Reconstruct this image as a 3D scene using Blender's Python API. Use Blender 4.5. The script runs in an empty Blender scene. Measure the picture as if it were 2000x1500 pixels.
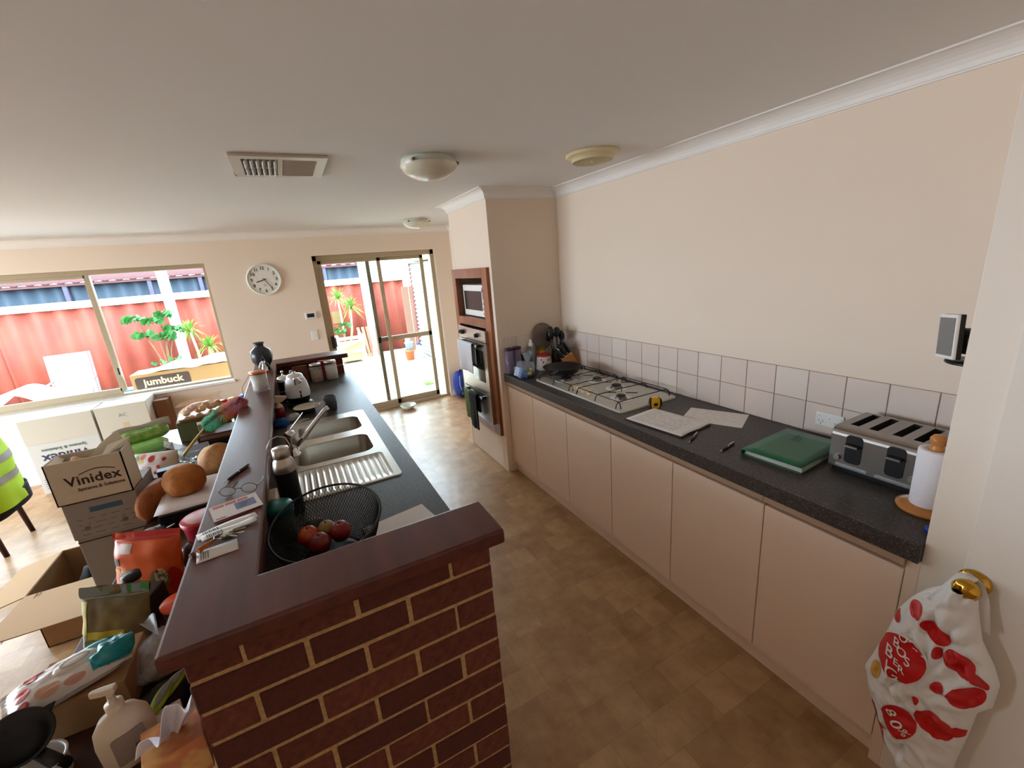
import bpy, bmesh, math, random
from mathutils import Vector, Matrix, Euler
from math import sin, cos, pi, radians as R, sqrt
random.seed(7)
S = bpy.context.scene
COL = S.collection

# ---------------- camera ----------------
def make_camera():
    yaw, p, r, f = 0.4597, -0.2729, -0.0807, 837.04
    fw = Vector((sin(yaw)*cos(p), cos(yaw)*cos(p), sin(p)))
    rt = Vector((cos(yaw), -sin(yaw), 0)); up = rt.cross(fw)
    rx = rt*cos(r) + up*sin(r); uy = up*cos(r) - rt*sin(r)
    cd = bpy.data.cameras.new('camera'); cd.sensor_width = 36; cd.lens = f/2000*36
    cd.clip_start = .02; cd.clip_end = 200
    o = bpy.data.objects.new('camera', cd); COL.objects.link(o)
    m = Matrix((rx, uy, -fw)).transposed().to_4x4(); m.translation = (-0.3163, -0.9576, 1.784)
    o.matrix_world = m; S.camera = o
make_camera()

# ---------------- light ----------------
SKY, SUN, EXPO = 5.4, 2.0, 1.76
w = bpy.data.worlds.new('sky'); S.world = w; w.use_nodes = True
bg = w.node_tree.nodes['Background']; bg.inputs[0].default_value = (.74, .87, 1.0, 1); bg.inputs[1].default_value = SKY
def area(name, loc, rot, sx, sy, portal=True, energy=0, col=(1, 1, 1)):
    l = bpy.data.lights.new(name, 'AREA'); l.shape = 'RECTANGLE'; l.size = sx; l.size_y = sy
    l.energy = energy; l.color = col; l.cycles.is_portal = portal
    o = bpy.data.objects.new(name, l); COL.objects.link(o); o.location = loc; o.rotation_euler = rot; return o
area('portal_window', (-2.66, 5.12, 1.4), (R(-90), 0, 0), 3.3, 1.35)
area('portal_door', (.8, 5.12, 1.03), (R(-90), 0, 0), 1.55, 2.1)
# daylight side of the room past the left edge of the picture (the ceiling lamps' shadows point away from it)
area('window_left_offscreen', (-5.32, 3.0, 1.25), (0, R(-90), 0), 2.1, 3.4)
sl = bpy.data.lights.new('sun_offscreen', 'SUN'); sl.energy = SUN; sl.angle = R(1.5); sl.color = (1, .95, .87)
so = bpy.data.objects.new('sun_offscreen', sl); COL.objects.link(so)
so.rotation_euler = Vector((-.55, -.10, -1)).to_track_quat('-Z', 'Y').to_euler()
S.view_settings.view_transform = 'Standard'; S.view_settings.look = 'None'
S.view_settings.exposure = EXPO; S.view_settings.gamma = 1; S.view_settings.use_curve_mapping = False
try:
    S.cycles.use_denoising = True; S.cycles.max_bounces = 10; S.cycles.diffuse_bounces = 6
    S.cycles.sample_clamp_indirect = 6; S.cycles.caustics_reflective = False; S.cycles.caustics_refractive = False
except Exception: pass

# ---------------- materials ----------------
def lin(c):
    return tuple(((x/255)/12.92 if x/255 <= .04045 else ((x/255+.055)/1.055)**2.4) for x in c) + (1,)
MATS = {}
def mat(name, col, rough=.5, metal=0, noise=None, bump=None, trans=0, alpha=1, spec=.5, coat=0, ior=1.45, sheen=0, emit=None):
    """noise=(scale, detail, col2, lo, hi); bump=(scale, strength)"""
    if name in MATS: return MATS[name]
    m = bpy.data.materials.new(name); m.use_nodes = True; MATS[name] = m
    nt = m.node_tree; b = nt.nodes['Principled BSDF']
    b.inputs['Base Color'].default_value = lin(col); b.inputs['Roughness'].default_value = rough
    b.inputs['Metallic'].default_value = metal; b.inputs['IOR'].default_value = ior
    b.inputs['Specular IOR Level'].default_value = spec
    if trans: b.inputs['Transmission Weight'].default_value = trans
    if alpha < 1: b.inputs['Alpha'].default_value = alpha
    if coat: b.inputs['Coat Weight'].default_value = coat; b.inputs['Coat Roughness'].default_value = .1
    if sheen: b.inputs['Sheen Weight'].default_value = sheen
    if emit: b.inputs['Emission Color'].default_value = lin(emit[0]); b.inputs['Emission Strength'].default_value = emit[1]
    tc = None
    if noise or bump:
        tc = nt.nodes.new('ShaderNodeTexCoord')
    if noise:
        n = nt.nodes.new('ShaderNodeTexNoise'); n.inputs['Scale'].default_value = noise[0]; n.inputs['Detail'].default_value = noise[1]
        nt.links.new(tc.outputs['Object'], n.inputs['Vector'])
        r = nt.nodes.new('ShaderNodeValToRGB'); r.color_ramp.elements[0].position = noise[3]; r.color_ramp.elements[1].position = noise[4]
        r.color_ramp.elements[0].color = lin(col); r.color_ramp.elements[1].color = lin(noise[2])
        nt.links.new(n.outputs['Fac'], r.inputs['Fac']); nt.links.new(r.outputs['Color'], b.inputs['Base Color'])
    if bump:
        n = nt.nodes.new('ShaderNodeTexNoise'); n.inputs['Scale'].default_value = bump[0]; n.inputs['Detail'].default_value = 4
        nt.links.new(tc.outputs['Object'], n.inputs['Vector'])
        u = nt.nodes.new('ShaderNodeBump'); u.inputs['Strength'].default_value = bump[1]; u.inputs['Distance'].default_value = .01
        nt.links.new(n.outputs['Fac'], u.inputs['Height']); nt.links.new(u.outputs['Normal'], b.inputs['Normal'])
    return m
def wood_mat(name, c1, c2, rough=.4, scale=(3, 30, 30), coat=0):
    if name in MATS: return MATS[name]
    m = mat(name, c1, rough, coat=coat); nt = m.node_tree; b = nt.nodes['Principled BSDF']
    tc = nt.nodes.new('ShaderNodeTexCoord'); mp = nt.nodes.new('ShaderNodeMapping'); mp.inputs['Scale'].default_value = scale
    n = nt.nodes.new('ShaderNodeTexNoise'); n.inputs['Scale'].default_value = 1.2; n.inputs['Detail'].default_value = 6; n.inputs['Distortion'].default_value = .6
    r = nt.nodes.new('ShaderNodeValToRGB'); r.color_ramp.elements[0].position = .35; r.color_ramp.elements[1].position = .7
    r.color_ramp.elements[0].color = lin(c1); r.color_ramp.elements[1].color = lin(c2)
    nt.links.new(tc.outputs['Object'], mp.inputs[0]); nt.links.new(mp.outputs[0], n.inputs['Vector'])
    nt.links.new(n.outputs['Fac'], r.inputs['Fac']); nt.links.new(r.outputs['Color'], b.inputs['Base Color'])
    return m
def glass_mat(name='window_glass', tint=(245, 250, 250), fac=.06):
    if name in MATS: return MATS[name]
    m = bpy.data.materials.new(name); m.use_nodes = True; MATS[name] = m; nt = m.node_tree
    nt.nodes.remove(nt.nodes['Principled BSDF']); out = nt.nodes['Material Output']
    t = nt.nodes.new('ShaderNodeBsdfTransparent'); t.inputs[0].default_value = lin(tint)
    g = nt.nodes.new('ShaderNodeBsdfGlossy'); g.inputs['Roughness'].default_value = .03
    f = nt.nodes.new('ShaderNodeFresnel'); f.inputs[0].default_value = 1.3 if fac < .1 else 1.5
    x = nt.nodes.new('ShaderNodeMixShader')
    nt.links.new(f.outputs[0], x.inputs[0]); nt.links.new(t.outputs[0], x.inputs[1]); nt.links.new(g.outputs[0], x.inputs[2])
    nt.links.new(x.outputs[0], out.inputs[0]); return m
def film_mat(name, col, op=.35, rough=.15):
    """thin clear plastic film: transparent with a glossy, faintly tinted skin"""
    if name in MATS: return MATS[name]
    m = bpy.data.materials.new(name); m.use_nodes = True; MATS[name] = m; nt = m.node_tree
    b = nt.nodes['Principled BSDF']; b.inputs['Base Color'].default_value = lin(col); b.inputs['Roughness'].default_value = rough
    b.inputs['Alpha'].default_value = op; b.inputs['Specular IOR Level'].default_value = .8
    return m

# ---------------- mesh builder ----------------
def _T(loc=(0, 0, 0), rot=(0, 0, 0)):
    return Matrix.Translation(loc) @ Euler(rot).to_matrix().to_4x4()
class MB:
    def __init__(s): s.v = []; s.f = []; s.sm = []
    def add(s, vs, fs, smooth=False, T=None):
        b = len(s.v)
        s.v += [tuple(T @ Vector(v)) for v in vs] if T else [tuple(v) for v in vs]
        s.f += [tuple(i+b for i in f) for f in fs]; s.sm += [smooth]*len(fs); return s
    def bx(s, x0, x1, y0, y1, z0, z1, T=None):
        x0, x1 = min(x0, x1), max(x0, x1); y0, y1 = min(y0, y1), max(y0, y1); z0, z1 = min(z0, z1), max(z0, z1)
        vs = [(x, y, z) for z in (z0, z1) for y in (y0, y1) for x in (x0, x1)]
        return s.add(vs, [(0, 2, 3, 1), (4, 5, 7, 6), (0, 1, 5, 4), (2, 6, 7, 3), (0, 4, 6, 2), (1, 3, 7, 5)], False, T)
    def cyl(s, p0, p1, r0, r1=None, n=16, cap=True, smooth=True):
        r1 = r0 if r1 is None else r1; p0 = Vector(p0); p1 = Vector(p1); d = (p1-p0).normalized()
        a = d.orthogonal().normalized(); c = d.cross(a); vs = []
        for p, r in ((p0, r0), (p1, r1)):
            vs += [p + (a*cos(2*pi*i/n) + c*sin(2*pi*i/n))*r for i in range(n)]
        s.add(vs, [(i, (i+1) % n, n+(i+1) % n, n+i) for i in range(n)], smooth)
        if cap: s.add(vs[:n], [tuple(reversed(range(n)))]); s.add(vs[n:], [tuple(range(n))])
        return s
    def lathe(s, prof, n=24, T=None, a0=0, a1=2*pi, sx=1, sy=1):
        full = abs(a1-a0-2*pi) < 1e-6; k = n if full else n+1; vs = []; m = len(prof)
        for i in range(k):
            a = a0+(a1-a0)*i/n
            vs += [(r*cos(a)*sx, r*sin(a)*sy, z) for r, z in prof]
        fs = []
        for i in range(n):
            j = (i+1) % k
            for q in range(m-1): fs.append((i*m+q, j*m+q, j*m+q+1, i*m+q+1))
        return s.add(vs, fs, True, T)
    def tube(s, pts, r, n=8, closed=False, caps=True):
        pts = [Vector(p) for p in pts]; m = len(pts); vs = []; prev = None
        rr = r if isinstance(r, (list, tuple)) else [r]*m
        for i, p in enumerate(pts):
            if closed: d = pts[(i+1) % m]-pts[i-1]
            else: d = pts[min(i+1, m-1)]-pts[max(i-1, 0)]
            d = d.normalized() if d.length > 1e-9 else Vector((0, 0, 1))
            a = d.orthogonal() if prev is None else prev-d*prev.dot(d)
            if a.length < 1e-6: a = d.orthogonal()
            a.normalize(); prev = a; c = d.cross(a)
            vs += [p+(a*cos(2*pi*q/n)+c*sin(2*pi*q/n))*rr[i] for q in range(n)]
        fs = []
        for i in range(m if closed else m-1):
            j = (i+1) % m
            fs += [(i*n+q, i*n+(q+1) % n, j*n+(q+1) % n, j*n+q) for q in range(n)]
        s.add(vs, fs, True)
        if caps and not closed: s.add(vs[:n], [tuple(reversed(range(n)))]); s.add(vs[-n:], [tuple(range(n))])
        return s
    def grid(s, fn, nu, nv, cu=False, cv=False, smooth=True, T=None):
        ku = nu if cu else nu+1; kv = nv if cv else nv+1
        vs = [fn(i/nu, j/nv) for i in range(ku) for j in range(kv)]
        fs = [(i*kv+j, ((i+1) % ku)*kv+j, ((i+1) % ku)*kv+(j+1) % kv, i*kv+(j+1) % kv) for i in range(nu) for j in range(nv)]
        return s.add(vs, fs, smooth, T)
    def prism(s, out, h0, h1, ax='z', T=None, smooth=False):
        n = len(out)
        g = {'z': lambda a, b, h: (a, b, h), 'y': lambda a, b, h: (a, h, b), 'x': lambda a, b, h: (h, a, b)}[ax]
        vs = [g(a, b, h0) for a, b in out]+[g(a, b, h1) for a, b in out]
        s.add(vs, [tuple(reversed(range(n))), tuple(range(n, 2*n))], False, T)
        return s.add(vs, [(i, (i+1) % n, n+(i+1) % n, n+i) for i in range(n)], smooth, T)
    def sph(s, c, r, nu=20, nv=12, T=None, e=1.0, fn=None):
        r = (r, r, r) if not isinstance(r, (tuple, list)) else r
        def pw(x): return math.copysign(abs(x)**e, x)
        def f(u, v):
            a = 2*pi*u; b = -pi/2+pi*v
            p = Vector((pw(cos(b))*pw(cos(a))*r[0], pw(cos(b))*pw(sin(a))*r[1], pw(sin(b))*r[2]))
            if fn: p = fn(p)
            return p+Vector(c)
        return s.grid(f, nu, nv, cu=True, T=T)
    def build(s, name, m=None, parent=None, loc=(0, 0, 0), rot=(0, 0, 0), bevel=0, seg=2, sub=0, thick=0, fixn=True):
        me = bpy.data.meshes.new(name); me.from_pydata(s.v, [], s.f); me.polygons.foreach_set('use_smooth', s.sm)
        bm = bmesh.new(); bm.from_mesh(me)
        bmesh.ops.remove_doubles(bm, verts=bm.verts, dist=1e-5)
        bmesh.ops.dissolve_degenerate(bm, dist=1e-6, edges=bm.edges)
        if fixn: bmesh.ops.recalc_face_normals(bm, faces=bm.faces)
        if bevel:
            es = [e for e in bm.edges if len(e.link_faces) == 2 and e.calc_face_angle(0) > .6]
            bmesh.ops.bevel(bm, geom=es, offset=bevel, segments=seg, profile=.6, affect='EDGES', clamp_overlap=True)
        bm.to_mesh(me); bm.free()
        if m is not None: me.materials.append(m)
        o = bpy.data.objects.new(name, me); COL.objects.link(o)
        o.parent = parent; o.location = loc; o.rotation_euler = rot
        if thick: x = o.modifiers.new('t', 'SOLIDIFY'); x.thickness = thick; x.offset = 0
        if sub: x = o.modifiers.new('s', 'SUBSURF'); x.levels = sub; x.render_levels = sub
        return o
def thing(name, label, cat, loc=(0, 0, 0), rot=0, group=None):
    o = bpy.data.objects.new(name, None); o.empty_display_size = .05; COL.objects.link(o); o.location = loc
    o.rotation_euler = rot if isinstance(rot, (tuple, list)) else (0, 0, rot)
    o['label'] = label; o['category'] = cat
    if group: o['group'] = group
    return o
def tag(o, label, cat, group=None):
    o['label'] = label; o['category'] = cat
    if group: o['group'] = group
    return o
def struct(o, label=None):
    o['kind'] = 'structure'
    if label: o['label'] = label
    return o
def stuff(o): o['kind'] = 'stuff'; return o
def plabel(o, l): o['label'] = l; return o
def copy_tree(o, parent=None):
    c = o.copy(); COL.objects.link(c); c.parent = parent
    for ch in list(o.children): copy_tree(ch, c)
    return c
def text(name, body, size, m, parent, loc, rot, ext=.0004, bold=0, sp=1.0, shear=0):
    cu = bpy.data.curves.new(name, 'FONT'); cu.body = body; cu.size = size; cu.align_x = 'CENTER'; cu.align_y = 'CENTER'
    cu.extrude = ext; cu.offset = bold; cu.space_character = sp; cu.resolution_u = 3; cu.shear = shear
    t = bpy.data.objects.new(name+'_curve', cu); COL.objects.link(t)
    me = bpy.data.meshes.new_from_object(t); bpy.data.objects.remove(t); bpy.data.curves.remove(cu)
    me.name = name; me.materials.append(m)
    o = bpy.data.objects.new(name, me); COL.objects.link(o); o.parent = parent; o.location = loc; o.rotation_euler = rot; return o
def rrect(w, h, r, n=4, cx=0, cy=0):
    o = []
    for sx, sy, a in ((1, 1, 0), (-1, 1, 90), (-1, -1, 180), (1, -1, 270)):
        for i in range(n+1):
            t = R(a+90*i/n); o.append((cx+sx*(w/2-r)+r*cos(t), cy+sy*(h/2-r)+r*sin(t)))
    return o
def blob(rx, ry, rz, amp=.1, freq=3, seed=0, e=1.0, nu=24, nv=14, flat=None):
    """lumpy closed shape whose base sits at z=0"""
    from mathutils import noise as N
    mb = MB()
    def fn(p):
        d = N.noise(Vector((p.x/rx*freq+seed*7.1, p.y/ry*freq, p.z/rz*freq)))
        q = p*(1+amp*d)
        if flat is not None: q.z = max(q.z, -rz*flat)
        return q+Vector((0, 0, rz*(flat if flat is not None else 1)))
    mb.sph((0, 0, 0), (rx, ry, rz), nu, nv, e=e, fn=fn); return mb
def pillow(w, d, h, edge=.15, crumple=.0, seed=0, n=24, seal=.0):
    """stuffed pouch lying flat: w along x, d along y, resting on z=0, flat sealed ends along x"""
    mb = MB(); f = pillow_fn(w, d, h, crumple, seed, seal)
    mb.grid(f(1), n, n); mb.grid(f(-1), n, n); return mb
def pillow_fn(w, d, h, crumple=.0, seed=0, seal=.0):
    from mathutils import noise as N
    def f(sign):
        def g(u, v):
            x = (u-.5); y = (v-.5)
            ex = max(0, 1-abs(2*x)**3); ey = max(0, 1-abs(2*y)**4)
            if seal: ex = max(0, min(1, (0.5-abs(x)-seal)/.18)); ex = ex*(2-ex)
            t = (ex**.6)*(ey**.5)
            nz = N.noise(Vector((x*5+seed*3.3, y*5, sign*2)))*crumple + N.noise(Vector((x*13+seed, y*13, sign)))*crumple*.5
            wob = 1+.04*N.noise(Vector((seed, y*4, x*3)))
            return Vector((x*w*wob, y*d*(1-.10*t*0+.0), h/2+sign*(h/2*t*(.95+nz))+nz*h*.3))
        return g
    return f
# ================= the room =================
XW, XT, YT, YT2, YF, ZC = 1.779, 1.145, 2.194, 3.036, 4.815, 2.339
ZB = .905
M_wall = mat('cream_wall_paint', (233, 216, 198), .75, bump=(90, .04))
M_ceil = mat('ceiling_paint', (226, 224, 224), .85)
M_trim = mat('white_trim_paint', (232, 228, 224), .5)
M_alu = mat('beige_aluminium', (176, 160, 132), .45, .2)
M_glass = glass_mat()

def floor_mat():
    m = mat('vinyl_floor', (170, 130, 90), .36, coat=.1); nt = m.node_tree; b = nt.nodes['Principled BSDF']
    N = nt.nodes.new; L = nt.links.new
    tc = N('ShaderNodeTexCoord'); mp = N('ShaderNodeMapping'); mp.inputs['Rotation'].default_value = (0, 0, R(0))
    L(tc.outputs['Object'], mp.inputs[0])
    br = N('ShaderNodeTexBrick'); br.offset = .5; br.inputs['Scale'].default_value = 1
    br.inputs['Brick Width'].default_value = .15; br.inputs['Row Height'].default_value = .15; br.inputs['Mortar Size'].default_value = .002
    br.inputs['Mortar Smooth'].default_value = .8; br.inputs['Bias'].default_value = 0
    br.inputs['Color1'].default_value = lin((140, 100, 64)); br.inputs['Color2'].default_value = lin((186, 150, 108)); br.inputs['Mortar'].default_value = lin((120, 88, 58))
    L(mp.outputs[0], br.inputs['Vector'])
    n1 = N('ShaderNodeTexNoise'); n1.inputs['Scale'].default_value = 9; n1.inputs['Detail'].default_value = 7; n1.inputs['Roughness'].default_value = .65
    L(tc.outputs['Object'], n1.inputs['Vector'])
    r1 = N('ShaderNodeValToRGB'); r1.color_ramp.elements[0].position = .3; r1.color_ramp.elements[1].position = .72
    r1.color_ramp.elements[0].color = lin((136, 98, 62)); r1.color_ramp.elements[1].color = lin((198, 162, 118))
    L(n1.outputs['Fac'], r1.inputs['Fac'])
    mx = N('ShaderNodeMix'); mx.data_type = 'RGBA'; mx.inputs['Factor'].default_value = .52
    L(br.outputs['Color'], mx.inputs['A']); L(r1.outputs['Color'], mx.inputs['B']); L(mx.outputs['Result'], b.inputs['Base Color'])
    u = N('ShaderNodeBump'); u.inputs['Strength'].default_value = .12; u.inputs['Distance'].default_value = .004
    L(n1.outputs['Fac'], u.inputs['Height']); L(u.outputs['Normal'], b.inputs['Normal'])
    return m
struct(MB().bx(-5.2, 1.9, -2.6, 5.06, -.12, 0).build('floor', floor_mat()))
VX0, VX1, VY0, VY1 = -.38, -.06, 1.447, 1.783      # air vent duct
EX0, EX1, EY0, EY1 = 1.235, 1.435, 1.045, 1.245        # exhaust fan duct
ce = MB()
for a in [(-5.3, VX0, -2.6, 5.1), (VX0, VX1, -2.6, VY0), (VX0, VX1, VY1, 5.1), (VX1, EX0, -2.6, 5.1), (EX0, EX1, -2.6, EY0), (EX0, EX1, EY1, 5.1), (EX1, 1.95, -2.6, 5.1)]: ce.bx(a[0], a[1], a[2], a[3], ZC, ZC+.12)
CE = struct(ce.build('ceiling', M_ceil))
for a in [(VX0, VX1, VY0, VY1), (EX0, EX1, EY0, EY1)]:
    d = MB()
    for q in [(a[0]-.02, a[0], a[2], a[3]), (a[1], a[1]+.02, a[2], a[3]), (a[0]-.02, a[1]+.02, a[2]-.02, a[2]), (a[0]-.02, a[1]+.02, a[3], a[3]+.02)]: d.bx(q[0], q[1], q[2], q[3], ZC+.12, ZC+.5)
    d.bx(a[0]-.02, a[1]+.02, a[2]-.02, a[3]+.02, ZC+.5, ZC+.52)
    d.build('duct', mat('duct_lining', (112, 108, 104), .7), CE)
WR = struct(MB().bx(XW, XW+.12, -2.5, 5.06, 0, ZC).build('wall_right', M_wall))
wf = MB()
WX0, WX1, WZ0, WZ1 = -4.2, -1.028, .748, 2.047
DX0, DX1, DZ1 = .039, 1.548, 2.054
for a in [(-5.2, WX0, 0, ZC), (WX0, WX1, 0, WZ0), (WX0, WX1, WZ1, ZC), (WX1, DX0, 0, ZC), (DX0, DX1, DZ1, ZC), (DX1, XW+.12, 0, ZC)]:
    wf.bx(a[0], a[1], YF, YF+.24, a[2], a[3])
WF = struct(wf.build('wall_far', M_wall))
struct(MB().bx(-5.2, XW+.12, -2.6, -2.48, 0, ZC).build('wall_back', M_wall))
wl = MB()
for a in [(-2.5, 1.3, 0, ZC), (1.3, 4.7, 2.25, ZC), (1.3, 4.7, 0, .2), (4.7, 5.06, 0, ZC)]: wl.bx(-5.3, -5.1, a[0], a[1], a[2], a[3])
struct(wl.build('wall_left', M_wall))
# return wall at the near end of the bench
WN = struct(MB().bx(1.212, XW, -.62, -.53, 0, ZC).build('wall_return', M_wall, bevel=.004))
MB().bx(1.2, 1.212, -.621, -.529, 0, ZC).build('jamb_lining', mat('cream_gloss', (230, 218, 204), .45), WN, bevel=.002)
# oven tower walls (hollow behind the opening)
OY0, OY1, OZ0, OZ1 = 2.285, 2.985, .385, 1.72
tw = MB()
tw.bx(XT, XW, YT, YT+.07, 0, ZC); tw.bx(XT, XW, YT2-.04, YT2, 0, ZC)
tw.bx(XT, XW, YT+.07, YT2-.04, 0, OZ0); tw.bx(XT, XW, YT+.07, YT2-.04, OZ1, ZC)
WT = struct(tw.build('wall_tower', M_wall, bevel=.003))
# coved cornice swept round the room
def cornice():
    path = [(XW, -.53), (XW, YT), (XT, YT), (XT, YT2), (XW, YT2), (XW, YF), (-5.1, YF)]
    dc, hc = .083, .072
    prof = [(0, -hc), (.008, -hc), (.009, -hc+.006)]
    for i in range(7):
        a = i/6*pi/2; prof.append((dc-.004-(dc-.016)*cos(a), -hc+.008+(hc-.014)*sin(a)))
    prof += [(dc, -.006), (dc, 0), (0, 0)]
    mb = MB(); rings = []
    for i, (x, y) in enumerate(path):
        def nrm(a, b):
            d = (Vector(b)-Vector(a)).normalized(); return Vector((-d.y, d.x))
        ns = []
        if i > 0: ns.append(nrm(path[i-1], path[i]))
        if i < len(path)-1: ns.append(nrm(path[i], path[i+1]))
        o = ns[0] if len(ns) == 1 else (ns[0]+ns[1])
        rings.append([(x+o.x*d, y+o.y*d, ZC+h) for d, h in prof])
    k = len(prof)
    for a, b in zip(rings, rings[1:]): mb.add(a+b, [(q, (q+1) % k, k+(q+1) % k, k+q) for q in range(k)])
    mb.add(rings[0], [tuple(range(k))]); mb.add(rings[-1], [tuple(range(k))])
    return struct(mb.build('trim_1', M_trim))
cornice()
bb = MB(); bb.bx(-5.1, DX0-.03, YF-.014, YF, 0, .075); bb.bx(DX1+.03, XW, YF-.014, YF, 0, .075)
struct(bb.build('baseboard_far', M_trim, bevel=.004))

# wall tiles, each a piece of the wall
M_tile = [mat('tile_a', (224, 208, 198), .22), mat('tile_b', (217, 202, 193), .22), mat('tile_c', (228, 214, 204), .22)]
M_grout = mat('grout', (158, 142, 132), .9)
TW, ZT = .1541, 1.1985
TH = (ZT-ZB)/2
g = MB().bx(XW-.004, XW, -.53, YT, ZB-.02, ZT).build('grout_bed', M_grout, WR)
MB().bx(XT+.06, XW-.004, YT-.004, YT, ZB-.02, ZT).build('grout_bed', M_grout, WT)
tile_mesh = {}
def tile(y0, y1, z0, z1, wall, x=None):
    wdt, hgt = round(y1-y0-.003, 4), round(z1-z0-.003, 4); mi = random.choice([0, 0, 1, 2]); k = (wdt, hgt, mi)
    if k not in tile_mesh:
        o = MB().bx(-.009, 0, -wdt/2, wdt/2, -hgt/2, hgt/2).build('tile', M_tile[mi], wall, bevel=.0015, seg=1); tile_mesh[k] = o.data
    else:
        o = bpy.data.objects.new('tile', tile_mesh[k]); COL.objects.link(o); o.parent = wall
    o.location = (XW, (y0+y1)/2, (z0+z1)/2) if x is None else (x, YT, (z0+z1)/2)
    if x is not None: o.rotation_euler = (0, 0, R(90))
y = 1.8317+2*TW
ys = [YT]+[1.8317+TW*k for k in (2, 1, 0)]+[1.8317-TW*k for k in range(1, 16)]+[-.53]
for a, b in zip(ys, ys[1:]):
    if a-b > .02:
        for r in range(2): tile(b, a, ZB+r*TH, ZB+(r+1)*TH, WR)
xs = [XW]
while xs[-1]-TW > XT+.06: xs.append(xs[-1]-TW)
xs.append(XT+.06)
for a, b in zip(xs, xs[1:]):
    if a-b > .02:
        for r in range(2): tile(-(a-b)/2, (a-b)/2, ZB+r*TH, ZB+(r+1)*TH, WT, (a+b)/2)

# window
def window():
    ym0, ym1 = YF+.10, YF+.15; P = .045
    b = MB()
    b.bx(WX0, WX1, ym0-.02, ym1+.02, WZ0, WZ0+.022); b.bx(WX0, WX1, ym0-.02, ym1+.02, WZ1-P, WZ1)
    b.bx(WX0, WX0+P, ym0, ym1, WZ0, WZ1); b.bx(WX1-P*.8, WX1, ym0, ym1, WZ0, WZ1)
    fr = struct(b.build('window_1', M_alu, bevel=.002))
    b = MB().bx(-2.065, -2.02, ym0-.012, ym1, WZ0+.05, WZ1-.03).bx(-2.035, -2.018, ym0-.03, ym0-.01, .95, 1.06)
    b.build('mullion', M_alu, fr, bevel=.002)
    MB().bx(WX0+P, -2.05, ym0-.012, ym0+.018, WZ0+.022, WZ0+.085).bx(WX0+P, -2.05, ym0-.012, ym0+.018, WZ1-P-.03, WZ1-P).build('sash_rail', M_alu, fr, bevel=.002)
    MB().bx(-2.03, -2.016, ym0-.034, ym0-.014, .98, 1.05).build('latch', mat('black_plastic', (22, 22, 24), .4), fr)
    for a, c, dy in ((WX0+P, -2.04, .012), (-2.04, WX1-P*.8, .03)):
        MB().bx(a, c, ym0+dy, ym0+dy+.004, WZ0+.02, WZ1-P).build('pane', M_glass, fr)
    MB().bx(WX0-.01, WX1+.012, YF-.018, YF+.085, WZ0-.026, WZ0+.002).build('window_sill', M_trim, fr, bevel=.003)
    return fr
window()
# sliding glass door
def sliding_door():
    y0, y1 = YF+.06, YF+.16
    b = MB(); P = .05
    b.bx(DX0, DX1, y0, y1, DZ1-.06, DZ1); b.bx(DX0, DX0+P, y0, y1, 0, DZ1); b.bx(DX1-P, DX1, y0, y1, 0, DZ1); b.bx(DX0, DX1, y0-.02, y1, -.02, .035)
    fr = struct(b.build('door_1', M_alu, bevel=.002))
    def panel(x0, x1, ya, rail=None, s=.045):
        p = MB().bx(x0, x0+s, ya, ya+.03, .035, DZ1-.06).bx(x1-s, x1, ya, ya+.03, .035, DZ1-.06)
        p.bx(x0, x1, ya, ya+.03, .035, .10).bx(x0, x1, ya, ya+.03, DZ1-.10, DZ1-.06)
        if rail: p.bx(x0, x1, ya, ya+.03, rail-.03, rail+.03)
        o = p.build('panel_frame', M_alu, fr, bevel=.002)
        MB().bx(x0+s, x1-s, ya+.012, ya+.016, .10, DZ1-.10).build('pane', M_glass, o); return o
    a = panel(DX0+P, .835, y0+.01)
    h = MB().bx(DX0+P, DX0+P+.035, y0-.035, y0+.012, .93, 1.08)
    h.tube([(DX0+P+.02, y0-.03, .945), (DX0+P+.045, y0-.05, .95), (DX0+P+.045, y0-.05, 1.06), (DX0+P+.02, y0-.03, 1.065)], .008)
    h.build('handle', mat('black_plastic', (22, 22, 24), .4), a, bevel=.003)
    c = panel(.66, 1.41, y0+.055, .94)
    MB().bx(.665, .70, y0+.03, y0+.056, .9, .98).build('latch', mat('black_plastic', (22, 22, 24), .4), c, bevel=.004)
    return fr
sliding_door()
# ================= fixtures =================
M_black = mat('black_plastic', (22, 22, 24), .4)
M_lam = mat('beige_laminate', (230, 206, 186), .5)
M_lam2 = mat('beige_rail', (172, 144, 120), .5)
M_steel = mat('brushed_steel', (190, 184, 174), .3, 1)
M_chrome = mat('chrome', (215, 215, 215), .12, 1)
M_white = mat('white_plastic', (235, 234, 230), .4)
def bench_mat():
    m = mat('speckled_laminate', (56, 53, 50), .4, spec=.35); nt = m.node_tree; b = nt.nodes['Principled BSDF']
    N = nt.nodes.new; L = nt.links.new; tc = N('ShaderNodeTexCoord')
    v = N('ShaderNodeTexVoronoi'); v.inputs['Scale'].default_value = 330; L(tc.outputs['Object'], v.inputs['Vector'])
    r = N('ShaderNodeValToRGB'); e = r.color_ramp.elements
    e[0].position = .0; e[0].color = lin((42, 38, 36)); e[1].position = 1; e[1].color = lin((120, 112, 104))
    x = e.new(.45); x.color = lin((56, 51, 48)); x = e.new(.75); x.color = lin((70, 64, 60))
    L(v.outputs['Color'], r.inputs['Fac']); L(r.outputs['Color'], b.inputs['Base Color']); return m
M_bench = bench_mat()
M_jarrah = wood_mat('dark_jarrah', (78, 36, 30), (98, 48, 38), .34, (20, 2.0, 20))
M_frame = wood_mat('oven_timber', (118, 66, 38), (160, 98, 60), .35, (8, 8, 1.2))

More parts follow.
